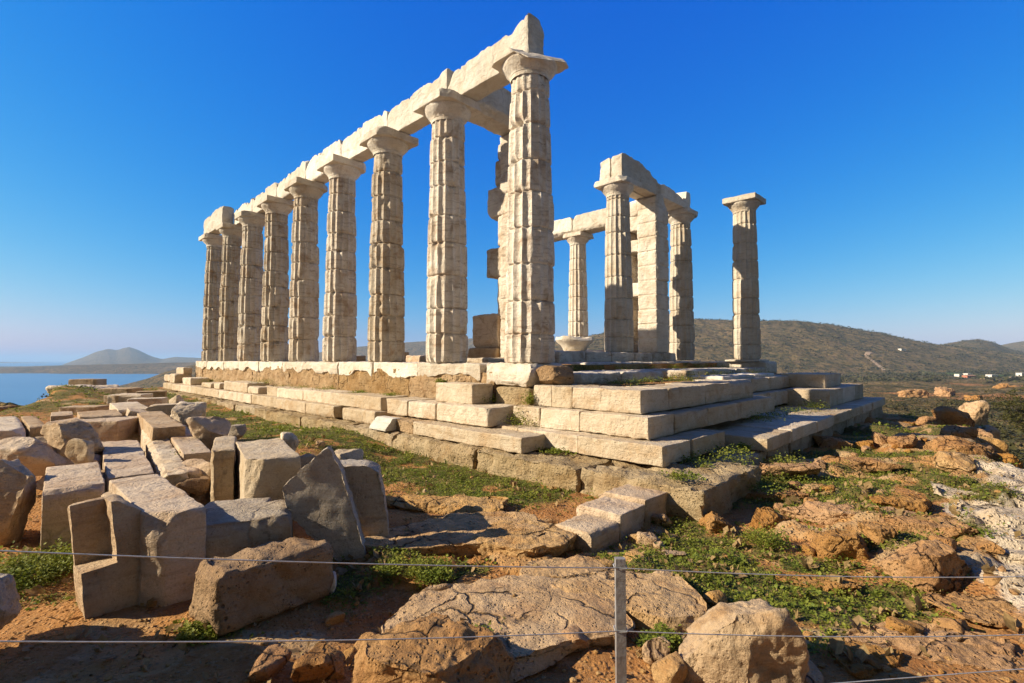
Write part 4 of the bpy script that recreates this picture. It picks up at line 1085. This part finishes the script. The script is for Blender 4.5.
# ----------------------------------------------------------------- loose small stones
def scatter_points(n, x0, x1, y0, y1, seed, dens):
    rs = np.random.RandomState(seed)
    x = rs.uniform(x0, x1, n); y = rs.uniform(y0, y1, n)
    k = rs.uniform(0, 1, n) < dens(x, y)
    return x[k], y[k], rs
def batch(name, tv, tf, pts, scl, yaw, mat, rs, tilt=0., smooth=False, kind="stuff"):
    n = len(pts); c, s = np.cos(yaw), np.sin(yaw)
    V = tv[None] * scl[:, :, None].transpose(0, 2, 1)
    X = V[:, :, 0] * c[:, None] - V[:, :, 1] * s[:, None]; Y = V[:, :, 0] * s[:, None] + V[:, :, 1] * c[:, None]
    V = np.stack([X, Y, V[:, :, 2]], 2) + pts[:, None]
    Fc = tf[None] + (np.arange(n) * len(tv))[:, None, None]
    return tag(obj(name, mesh_from(name, V.reshape(-1, 3), Fc.reshape(-1, tf.shape[1]), mat, smooth, 0)), kind=kind)
gx, gy, rs = scatter_points(15000, -5, 7.5, 2.0, 7.5, 41, lambda x, y: np.clip(1.1 - .12 * y, .15, 1) * (1 - .75 * veg_density(x, y)) * np.where((x < 1) & (y < 3.6), 1, .32))
gz = ground_h(gx, gy)
tv, tf = ico(1); tv = tv * (1 + .25 * noise(tv * 1.7 + 3))[:, None]
sc_ = np.exp(rs.normal(-4.75, .62, len(gx))); sc_ = np.clip(sc_, .003, .045)
batch("gravel", tv, tf, np.stack([gx, gy, gz + sc_ * .2], 1), np.stack([sc_, sc_ * rs.uniform(.6, 1, len(gx)), sc_ * rs.uniform(.4, .8, len(gx))], 1), rs.uniform(0, 6.3, len(gx)), M["bedrock"], rs)
# fist-sized stones one could pick up
rs2 = random.Random(77); tries = 0; made = 0
protos = []
for k in range(6):
    v, f = rock(1, .8, .62, 880 + k, 3, 7, .05); protos.append([mesh_from("small_stone", v, f, M[m_], True, 45) for m_ in ("orange", "bedrock")])
while made < 80 and tries < 4000:
    tries += 1
    x = rs2.uniform(-3.5, 9); y = rs2.uniform(2.3, 10.5)
    if abs(x / y) > 1.02: continue
    a_, b_ = ab(x, y)
    if a_ > -4.2 and b_ > -1.95: continue
    if x < 1 and y > 4.2 and rs2.random() < .75: continue
    if -5 < x < -1 and 3.5 < y < 6: continue
    if x > 5.7 and y < 8.5 and rs2.random() < .7: continue
    z = float(ground_h(np.array([x]), np.array([y]))[0]); s = rs2.choice([.06, .08, .1, .13, .17, .22])
    o = obj("small_stone", protos[made % 6][0 if x > 1.8 or (x < .6 and y < 3.2) else 1], None, (x, y, z + s * .12), (rs2.uniform(-.3, .3), rs2.uniform(-.3, .3), rs2.uniform(0, 6)))
    o.scale = (s, s, s)
    tag(o, "small loose stone lying on the rough weedy ground", "stone", "small loose stones on the ground"); made += 1

# ----------------------------------------------------------------- weeds
def leaf_cloud(name, px, py, pz, nl, size, spread, height, mat, seed, kind="stuff", parent=None, up=.5):
    """many small leaf faces around given feet"""
    rs = np.random.RandomState(seed); n = len(px)
    idx = np.repeat(np.arange(n), nl); m = len(idx)
    rad = spread[idx] * np.sqrt(rs.uniform(0, 1, m)); an = rs.uniform(0, 6.283, m)
    hh = height[idx] * rs.uniform(.05, 1, m) * (1 - .6 * (rad / spread[idx]) ** 2)
    c = np.stack([px[idx] + rad * np.cos(an), py[idx] + rad * np.sin(an), pz[idx] + hh], 1)
    d = np.stack([np.cos(an + rs.normal(0, .8, m)), np.sin(an + rs.normal(0, .8, m)), rs.uniform(-.1, 1., m) * up * 2], 1); d /= np.linalg.norm(d, axis=1)[:, None]
    side = np.cross(d, np.array([0, 0, 1.]) + rs.normal(0, .35, (m, 3))); side /= np.linalg.norm(side, axis=1)[:, None] + 1e-9
    L = (size[idx] * rs.uniform(.6, 1.4, m))[:, None]; W = L * rs.uniform(.22, .42, m)[:, None]
    V = np.stack([c, c + d * L * .5 + side * W, c + d * L + np.array([0, 0, -.12]) * L, c + d * L * .5 - side * W], 1).reshape(-1, 3)
    Fc = np.arange(m * 4).reshape(m, 4)
    return obj(name, mesh_from(name, V, Fc, M[mat], False), parent)
def temple_clear(x, y):
    a, b = ab(x, y)
    return ~((b > -1.7) & (a > -3.9) & (b < 13) & (a < 23)) & ~((b > -1.9) & (b < .1) & (a > -4.1) & (a < 0))
def veg_field(n, x0, x1, y0, y1, seed, fall):
    x, y, rs = scatter_points(n, x0, x1, y0, y1, seed, lambda x, y: veg_density(x, y) * fall(x, y))
    k = temple_clear(x, y) & (np.abs(x) < 1.15 * y + .6); x, y = x[k], y[k]
    return x, y, ground_h(x, y), rs
x, y, z, rs = veg_field(150000, -7, 9, 2.2, 9.5, 51, lambda x, y: np.clip(1.25 - .09 * y, .45, 1) * .60)
n_ = len(x)
tag(leaf_cloud("weeds", x, y, z - .006, 13, np.clip(rs.lognormal(-4.1, .45, n_), .008, .04), np.clip(rs.lognormal(-3.0, .45, n_), .02, .12), np.clip(rs.lognormal(-3.35, .7, n_), .008, .12), "grass", 52), kind="stuff")
x, y, z, rs = veg_field(90000, -26, 16, 9.5, 36, 53, lambda x, y: np.clip(1.25 - .03 * y, .15, 1) * .6)
n_ = len(x)
tag(leaf_cloud("weeds", x, y, z - .01, 8, np.clip(rs.lognormal(-3.2, .4, n_), .02, .08), np.clip(rs.lognormal(-2.5, .4, n_), .04, .2), np.clip(rs.lognormal(-2.9, .5, n_), .02, .14), "grass", 54), kind="stuff")
x, y, z, rs = veg_field(14000, -7, 9, 2.2, 12, 55, lambda x, y: .35 * sstep(.0, .3, n2(x, y, .5, 2.2, 2)))
n_ = len(x)
tag(leaf_cloud("yellow_flowers", x, y, z + .02, 3, np.full(n_, .014), np.full(n_, .04), np.full(n_, .07), "flower", 56, up=.2), kind="stuff")
x, y, rs = scatter_points(26000, -6, 9, 2.1, 9, 57, lambda x, y: .3 * np.clip(1.2 - .1 * y, .2, 1) * (.25 + .75 * sstep(.15, .5, veg_density(x, y)) * (1 - sstep(.7, 1, veg_density(x, y)))))
k = temple_clear(x, y); x, y = x[k], y[k]; z = ground_h(x, y); n_ = len(x)
tag(leaf_cloud("dry_grass", x, y, z - .004, 4, np.clip(rs.lognormal(-3.2, .5, n_), .015, .11), np.full(n_, .03), np.full(n_, .03), "dry", 58, up=1.1), kind="stuff")
# weeds rooted in the masonry joints and on the temple floor
def spots(lst, seed, per, mat="grass", name="weeds"):
    rs = np.random.RandomState(seed); X = []; Y = []; Z = []; SP = []; H = []
    for (b, a, z_, r_, h_) in lst:
        for _ in range(per):
            q = T(b + rs.normal(0, r_ * .5), a + rs.normal(0, r_ * .5), z_); X.append(q.x); Y.append(q.y); Z.append(q.z); SP.append(r_ * .35); H.append(h_ * rs.uniform(.5, 1.2))
    X, Y, Z, SP, H = map(np.array, (X, Y, Z, SP, H))
    return tag(leaf_cloud(name, X, Y, Z, 18, np.full(len(X), .032), np.maximum(SP, .03), H, mat, seed + 1), kind="stuff")
SP_ = [(-.62, .45, -.72, .18, .16), (-.75, -.62, -1.03, .3, .28), (-.7, -.45, -.98, .22, .34), (-.66, -.58, -.7, .1, .26), (-.58, 1.95, -.42, .14, .1), (-1.3, -1.7, -1.29, .22, .06), (-.8, 2.2, -1.04, .2, .1),
       (-.75, 3.6, -.77, .2, .1), (-.8, 5.0, -.77, .25, .1), (-.72, 6.8, -.77, .35, .14), (-.75, 8.4, -.8, .35, .16), (-.8, 9.7, -.85, .3, .16), (-.75, 11.3, -.75, .35, .24), (-.75, 14, -.9, .4, .28), (-.8, 17, -.9, .5, .3),
       (-.6, -3.45, -1.3, .25, .12), (-.05, -3.6, -1.3, .3, .14), (.5, -3.5, -1.3, .25, .14), (-1.5, -3.7, -1.28, .2, .05), (1.0, -3.5, -1.3, .12, .10), (1.15, -4.0, -1.5, .2, .2), (3.2, -3.0, -1.1, .4, .18), (4.2, -2.95, -1.1, .4, .16),
       (5.5, -3.1, -1.1, .5, .14), (6.8, -3.1, -1.1, .4, .2), (-.3, -4.15, -1.55, .3, .1), (.6, -4.3, -1.6, .5, .14),
       (1.5, -1.0, -.42, .4, .1), (2.6, -.9, -.42, .5, .14), (3.6, -1.2, -.42, .4, .16), (4.5, -.8, -.42, .5, .2), (5.2, -.7, -.40, .5, .26), (6.2, -.9, -.40, .5, .22), (7.4, -.6, -.40, .5, .2), (8.4, -.8, -.4, .5, .2), (9.5, -.8, -.4, .5, .22),
       (4.6, .9, -.2, .5, .16), (6, .9, -.2, .5, .16), (7.5, .9, -.2, .4, .16), (9, .8, -.2, .5, .2), (10.3, .5, -.2, .5, .14), (2.2, .95, -.17, .4, .1)]
spots(SP_, 60, 26)
spots([(b + .1, a, z_ + .03, r_, h_) for (b, a, z_, r_, h_) in SP_[29:33]], 62, 4, "flower", "yellow_flowers")
# taller leafy plants
def plant(label, pos, w, h, seed, nl=900, size=.045, mat="grass", name="weed_bush", cat="weed"):
    rs = np.random.RandomState(seed); k = 46
    an = rs.uniform(0, 6.28, k); r_ = w * .5 * np.sqrt(rs.uniform(0, 1, k))
    o = leaf_cloud(name, pos[0] + r_ * np.cos(an), pos[1] + r_ * np.sin(an), np.full(k, pos[2]), nl * 2 // k, np.full(k, size * .55), np.full(k, w * .18), h * rs.uniform(.25, 1.05, k), mat, seed, up=.6)
    return tag(o, label, cat, "bushy weeds between the stones")
for lab, px, py, z_, w, h, nl in (("dark leafy weed in the shade left of the notched block", 38, 572, -1.6, .6, .3, 1800), ("small green bush in the gap beside the sliding slab", 182, 474, -1.3, .34, .32, 900),
                                  ("bright green tuft before the rough brown boulder", 200, 634, -1.62, .2, .1, 600), ("flowering clump on the rock left of the ledge", 432, 572, -1.56, .3, .12, 1100),
                                  ("second flowering clump in the middle of the flat rocks", 400, 566, -1.58, .36, .11, 1000), ("green clump growing in the crack of the broad tan slab", 478, 640, -1.5, .16, .09, 700),
                                  ("low green clump beside the dome shaped tan rock", 660, 640, -1.55, .2, .1, 700), ("leafy clump below the squarish orange stone", 765, 540, -1.6, .34, .16, 900)):
    p = P(px, py, z_); plant(lab, (p.x, p.y, z_ - .02), w, h, 900 + px, nl, .04 if w < .5 else .05)

# ----------------------------------------------------------------- scrub on the slopes beyond
rs = np.random.RandomState(71)
n_ = 17000
t_ = rs.uniform(-.05, 1.25, n_); yy = np.exp(rs.uniform(math.log(32), math.log(620), n_)); xx = t_ * yy
hz = far_height(xx, yy); k = (hz > -45) & (n2(xx, yy, 22, 2.2, 4) + .5 * n2(xx, yy, 7, 1.2, 2) > .0); xx, yy, hz = xx[k], yy[k], hz[k]; n_ = len(xx)
wd = np.clip(rs.lognormal(-.25, .5, n_), .3, 2.6)
tag(leaf_cloud("scrub", xx, yy, hz - .1, 34, wd * .30, wd, wd * .95, "scrub", 72, up=.6), kind="stuff")
n_ = 16000
yy = rs.uniform(560, 1900, n_); xx = rs.uniform(.02, 1.2, n_) * yy; hz = far_height(xx, yy)
k = (hz > -45) & (n2(xx, yy, 90, 5.2, 4) + .5 * n2(xx, yy, 25, 6.2, 2) > -.10); xx, yy, hz = xx[k], yy[k], hz[k]; n_ = len(xx)
wd = np.clip(rs.lognormal(1.15, .4, n_), 1.5, 7.5)
tag(leaf_cloud("scrub", xx, yy, hz - .3, 9, wd * .75, wd, wd * .6, "scrub", 75, up=.5), kind="stuff")
n_ = 500; xx = rs.uniform(-32, -13, n_); yy = rs.uniform(13, 36, n_); hz = np.maximum(far_height(xx, yy), ground_h(xx, yy)); k = xx < poly([8, 15, 30, 37], [-13, -15.5, -25, -26], yy) + 2.5
xx, yy, hz = xx[k], yy[k], hz[k]; n_ = len(xx)
tag(leaf_cloud("scrub", xx, yy, hz - .05, 60, np.full(n_, .06), rs.uniform(.2, .5, n_), rs.uniform(.06, .2, n_), "scrub", 74, up=.6), kind="stuff")

for k, (lab, px, py, Y, dm) in enumerate((("big orange outcrop on the slope beyond the temple platform", 912, 394, 300, (19, 10, 8)), ("orange outcrop joined to the right of the big one", 944, 392, 310, (16, 10, 8.5)),
                                          ("low orange outcrop in front of the big one", 900, 404, 235, (11, 7, 4.5)), ("orange outcrop near the track at the right edge", 1004, 386, 380, (20, 11, 6)), ("small orange outcrop left of the dark tree", 972, 397, 260, (12, 8, 5)))):
    x_ = (px - 512) / F * Y; z_ = float(far_height(np.array([x_]), np.array([float(Y)]))[0])
    v, f = rock(*dm, 860 + k, 5, 9, .10, boxy=.4, pits=.08)
    zc = z_ + dm[2] * .10
    tag(obj("outcrop", mesh_from("outcrop", v, f, M["orange"], True, 50), None, (x_, Y, zc), (0, 0, k)), lab, "rock outcrop", "outcrops on the far slope")
# tree at the right
def tree(label, x, y, z, h, w, seed):
    root = tag(obj("tree", None, loc=(x, y, z)), label, "tree")
    rs = np.random.RandomState(seed)
    V = []; Fc = []; base = 0
    def limb(p0, p1, r0, r1):
        nonlocal base
        n = 8; ax = np.array(p1) - np.array(p0); ax = ax / np.linalg.norm(ax); s = np.cross(ax, [.3, .9, .1]); s /= np.linalg.norm(s); t = np.cross(ax, s)
        for p, r_ in ((p0, r0), (p1, r1)):
            for k in range(n):
                a_ = k * 2 * math.pi / n; V.append(np.array(p) + (s * math.cos(a_) + t * math.sin(a_)) * r_)
        for k in range(n): Fc.append((base + k, base + (k + 1) % n, base + n + (k + 1) % n, base + n + k))
        base += 2 * n
    limb((0, 0, -.3), (.1, 0, h * .4), .22, .16)
    cl = []
    for k in range(9):
        a_ = k * 2.4; q = (.1 + math.cos(a_) * w * .33 * rs.uniform(.5, 1), math.sin(a_) * w * .33 * rs.uniform(.5, 1), h * rs.uniform(.25, .85))
        limb((.1, 0, h * .36), q, .10, .04); cl.append(q)
    obj("trunk", mesh_from("trunk", np.array(V), np.array(Fc), M["bark"], True, 60), root)
    c = np.array(cl); k = rs.randint(0, len(c), 260)
    q = c[k] + rs.normal(0, 1, (260, 3)) * np.array([w * .15, w * .15, h * .11])
    leaf_cloud("crown", q[:, 0], q[:, 1], q[:, 2], 40, np.full(260, .22), rs.uniform(.3, .6, 260), rs.uniform(.2, .7, 260), "tree", seed, parent=root, up=.4)
def far_z(px, Y): 
    x = (px - 512) / F * Y; return x, float(far_height(np.array([x]), np.array([float(Y)]))[0])
x, z = far_z(1026, 62); tree("dark rounded tree below the plateau at the right edge", x, 62, z, max(3.6, EYE + (359.8 - 392) / F * 62 - z), 6.0, 3)

# houses in the valley
def house(label, px, Y, w, d, h, mat, seed, roof=False, group="houses in the valley", yaw=0.2):
    x, z = far_z(px, Y)
    root = tag(obj("house", None, loc=(x, Y, z - .3), rot=(0, 0, yaw)), label, "house", group)
    v, f = lattice(w, d, h, .05, 2.); v[:, 2] += h / 2
    obj("wall", mesh_from("wall", v, f, M[mat], False), root)
    if roof:
        V = np.array([(-w / 2 - .3, -d / 2 - .3, h), (w / 2 + .3, -d / 2 - .3, h), (w / 2 + .3, d / 2 + .3, h), (-w / 2 - .3, d / 2 + .3, h), (-w / 2 - .3, 0, h + 1.4), (w / 2 + .3, 0, h + 1.4)])
        F4 = np.array([(0, 1, 5, 4), (2, 3, 4, 5), (0, 3, 2, 1), (1, 2, 5, 5), (3, 0, 4, 4)])
        tri = np.array([(0, 1, 5), (0, 5, 4), (2, 3, 4), (2, 4, 5), (0, 3, 2), (0, 2, 1), (1, 2, 5), (3, 0, 4)])
        obj("roof", mesh_from("roof", V, tri, M["roof"], False), root)
    else:
        v, f = lattice(w + .5, d + .5, .35, .05, 3.); v[:, 2] += h + .12
        obj("roof", mesh_from("roof", v, f, M[mat], False), root)
    nwin = max(2, int(w / 3.5))
    for k in range(nwin):
        v, f = lattice(1.1, .16, 1.4, .02, 1.); 
        obj("window", mesh_from("window", v, f, M["glass"], False), root, (-w / 2 + (k + .5) * w / nwin, -d / 2 - .03, h * .55))
house("white flat roofed house at the left end of the valley hamlet", 958, 840, 9, 8, 5.5, "wallwhite", 1)
house("upper white house behind the valley hamlet", 967, 900, 11, 8, 6, "wallwhite", 2)
house("long red walled house in front of the valley hamlet", 968, 770, 17, 8, 4.0, "wallred", 3, True)
house("broad white house alone in the valley fields", 991, 800, 13, 9, 6.5, "wallwhite", 4)
house("low yellow house below the broad white one", 984, 700, 8, 6, 3.2, "wallyellow", 5)
house("small white shed right of the low yellow house", 996, 690, 5, 4, 2.4, "wallwhite", 6)
house("white house at the right edge above the track", 1021, 860, 14, 9, 6, "wallwhite", 7)
house("pale farmhouse high on the hill slope", 902, 1230, 14, 9, 5, "wallwhite", 8)

# dirt tracks
def track(name, pts, w, mat="track"):
    """pts: (pixel x, depth)"""
    q = []
    for (p0, y0), (p1, y1) in zip(pts[:-1], pts[1:]):
        for t in np.linspace(0, 1, 14, endpoint=False):
            q.append((p0 + (p1 - p0) * t, y0 + (y1 - y0) * t))
    c = np.array([((px - 512) / F * Y, Y) for px, Y in q])
    d = np.gradient(c, axis=0); d /= np.linalg.norm(d, axis=1)[:, None]; nrm = np.stack([-d[:, 1], d[:, 0]], 1)
    V = []
    for s in (-1, -.33, .33, 1):
        e = c + nrm * w * .5 * s; V.append(np.stack([e[:, 0], e[:, 1], far_height(e[:, 0], e[:, 1]) + .55], 1))
    V = np.stack(V, 1); n = len(c); i = np.arange(n * 4).reshape(n, 4)
    f = np.concatenate([np.stack([i[:-1, k], i[:-1, k + 1], i[1:, k + 1], i[1:, k]], 1) for k in range(3)])
    tag(obj(name, mesh_from(name, V.reshape(-1, 3), f, M[mat], True, 0)), kind="structure")
track("dirt_track", [(884, 1000), (878, 1040), (872, 1075), (866, 1100), (868, 1125), (872, 1140)], 9)
track("dirt_track", [(1030, 640), (1020, 720), (1014, 800), (1011, 850)], 8)


# ----------------------------------------------------------------- wire fence
fence = tag(obj("wire_fence", None, loc=(.48, 2.2, -1.62)), "low fence of thin wires strung along grey posts across the foreground", "wire fence")
def post(x, y, zt, zb):
    v, f = lattice(.044, .03, zt - zb, .004, .3)
    v[:, 0] += .0015 * noise(v * 6); 
    return obj("post", mesh_from("post", v, f, M["post"], True, 40), fence, (x - .48, y - 2.2, (zt + zb) / 2 + 1.62))
PX, PY = P(620, 558, -.82).x, P(620, 558, -.82).y
post(PX, PY, -.82, -1.85); post(-2.55, 1.38, -.35, -1.8); post(3.1, 2.5, -.75, -1.8)
def tie(x, y, z):
    n, m = 20, 5; V = []
    for i in range(n):
        a_ = i * 2 * math.pi / n; cx, cy = .027 * max(-1, min(1, 1.35 * math.cos(a_))), .020 * max(-1, min(1, 1.35 * math.sin(a_)))
        for j in range(m):
            b_ = j * 2 * math.pi / m; V.append((cx * (1 + .09 * math.cos(b_)), cy * (1 + .09 * math.cos(b_)), .0022 * math.sin(b_) + .004 * math.sin(a_)))
    Fc = [(i * m + j, ((i + 1) % n) * m + j, ((i + 1) % n) * m + (j + 1) % m, i * m + (j + 1) % m) for i in range(n) for j in range(m)]
    obj("wire_tie", mesh_from("wire_tie", np.array(V), np.array(Fc), M["wire"]), fence, (x - .48, y - 2.2, z + 1.62))
def wire(p0, p1, sag, rad=.0024):
    p0, p1 = np.array(p0), np.array(p1); t = np.linspace(0, 1, 60)[:, None]
    c = p0 + (p1 - p0) * t; c[:, 2] -= (sag * 4 * t * (1 - t))[:, 0]
    d = p1 - p0; d /= np.linalg.norm(d); s = np.cross(d, [0, 0, 1]); s /= np.linalg.norm(s); u = np.cross(s, d)
    n = 6; V = np.concatenate([[ci + (s * math.cos(k * math.pi / 3) + u * math.sin(k * math.pi / 3)) * rad for k in range(n)] for ci in c])
    i = np.arange(len(V)).reshape(60, n); j = np.roll(i, -1, 1)
    f = np.stack([i[:-1].ravel(), j[:-1].ravel(), j[1:].ravel(), i[1:].ravel()], 1)
    obj("wire", mesh_from("wire", V - np.array([.48, 2.2, -1.62]), f, M["wire"], True, 0), fence)
def at(px, py, Y):
    p = P(px, py, 0 if abs(py - 359.8) > 1 else -.01); d = p - Vector((0, 0, EYE)); d /= d.y; return Vector((0, 0, EYE)) + d * Y
yp = PY - .018
w_t, w_m, w_b = at(619, 568, yp), at(619, 631, yp), at(619, 700, yp)
for q_ in (w_t, w_m, w_b): tie(PX, PY, q_.z)
for wp, ly, ry in ((w_t, 545, 572), (w_m, 632, 630), (w_b, 715, 669)):
    l = at(0, ly, 1.62); r_ = at(1023, ry, 2.42)
    dl = (l - wp); e = wp + dl * (abs(-2.55 - wp.x) / abs(dl.x)); wire(e, wp, .022 if ly < 600 else .035)
    dr = (r_ - wp); e = wp + dr * (abs(3.1 - wp.x) / abs(dr.x)); wire(wp, e, .030 if ry < 650 else .0)

# ----------------------------------------------------------------- air
HAZE = True
if HAZE:
    v, f = lattice(2, 2, 2, .01, 4)
    b = np.array([(-1, -1, -1), (1, -1, -1), (1, 1, -1), (-1, 1, -1), (-1, -1, 1), (1, -1, 1), (1, 1, 1), (-1, 1, 1)], float)
    f = np.array([(0, 3, 2, 1), (4, 5, 6, 7), (0, 1, 5, 4), (1, 2, 6, 5), (2, 3, 7, 6), (3, 0, 4, 7)])
    b = b * np.array([44000, 44000, 1]); zb, zt = -96, 185
    b[:, 2] = np.where(b[:, 2] < 0, zb, zt)
    m = bpy.data.materials.new("air"); m.use_nodes = True; t = m.node_tree; t.nodes.clear()
    out = t.nodes.new("ShaderNodeOutputMaterial"); pv = t.nodes.new("ShaderNodeVolumePrincipled")
    pv.inputs["Color"].default_value = (.50, .74, 1, 1); pv.inputs["Density"].default_value = 9e-5; pv.inputs["Anisotropy"].default_value = .0
    t.links.new(pv.outputs[0], out.inputs["Volume"])
    tag(obj("haze", mesh_from("haze", b, f, m, False)), kind="stuff")

# ----------------------------------------------------------------- light, sky, camera
SUN_AZ, SUN_EL = R(188.5), R(27.5)         # measured from +X towards +Y
sd = Vector((math.cos(SUN_AZ) * math.cos(SUN_EL), math.sin(SUN_AZ) * math.cos(SUN_EL), math.sin(SUN_EL)))
L = bpy.data.lights.new("sun", "SUN"); L.energy = 5.0; L.angle = R(.53); L.color = (1, .86, .65)
lo = bpy.data.objects.new("sun", L); COL.objects.link(lo); lo.rotation_euler = (-sd).to_track_quat("-Z", "Y").to_euler(); lo.location = (-20, -4, 20)

w = bpy.data.worlds.new("World"); SC.world = w; w.use_nodes = True
t = w.node_tree; t.nodes.clear(); g = G(t)
out = t.nodes.new("ShaderNodeOutputWorld"); bg = t.nodes.new("ShaderNodeBackground")
sky = t.nodes.new("ShaderNodeTexSky"); sky.sky_type = "NISHITA"; sky.sun_disc = False
sky.sun_elevation = SUN_EL; sky.sun_rotation = math.atan2(sd.x, sd.y); sky.altitude = 60; sky.air_density = 1.3; sky.dust_density = .45; sky.ozone_density = 3.0
# deep polarised blue in view; dimmer sky added behind the camera to deepen shade
BG = .10; EXPO = .76
sep = t.nodes.new("ShaderNodeSeparateColor"); t.links.new(sky.outputs[0], sep.inputs[0]); cmb = t.nodes.new("ShaderNodeCombineColor")
for k, (gm_, am) in enumerate(((3.8, 17.), (1.12, 1.0), (.30, 1.0))):
    s_ = g.math("MULTIPLY", sep.outputs[k], BG)
    if k == 0: lin = g.math("DIVIDE", g.math("POWER", s_, 3.8), g.math("MULTIPLY_ADD", g.math("POWER", s_, 2.1), 13., 1.))
    else: lin = g.math("POWER", s_, gm_)
    t.links.new(g.math("MULTIPLY", lin, am / BG / 2 ** EXPO), cmb.inputs[k])
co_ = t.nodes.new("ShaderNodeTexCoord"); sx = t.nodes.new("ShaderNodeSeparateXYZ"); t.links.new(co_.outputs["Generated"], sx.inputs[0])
rear_dim = t.nodes.new("ShaderNodeHueSaturation"); rear_dim.inputs["Saturation"].default_value = .70; rear_dim.inputs["Value"].default_value = .17; t.links.new(sky.outputs[0], rear_dim.inputs["Color"])
mixed = g.mix(g.ramp(sx.outputs[1], -.25, .25), rear_dim.outputs[0], cmb.outputs[0])
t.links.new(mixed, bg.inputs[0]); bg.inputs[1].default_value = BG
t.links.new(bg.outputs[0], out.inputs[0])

cam = bpy.data.cameras.new("camera"); co = bpy.data.objects.new("camera", cam); COL.objects.link(co)
cam.sensor_width = 36; cam.lens = 36 * F / 1024; cam.clip_start = .05; cam.clip_end = 120000
co.location = (0, 0, EYE); co.rotation_euler = (math.pi / 2 + PITCH, 0, 0)
SC.camera = co
SC.view_settings.view_transform = "Standard"; SC.view_settings.look = "None"; SC.view_settings.gamma = 1; SC.view_settings.exposure = EXPO
SC.render.engine = "CYCLES"; SC.cycles.use_denoising = True; SC.cycles.max_bounces = 6; SC.cycles.volume_bounces = 1
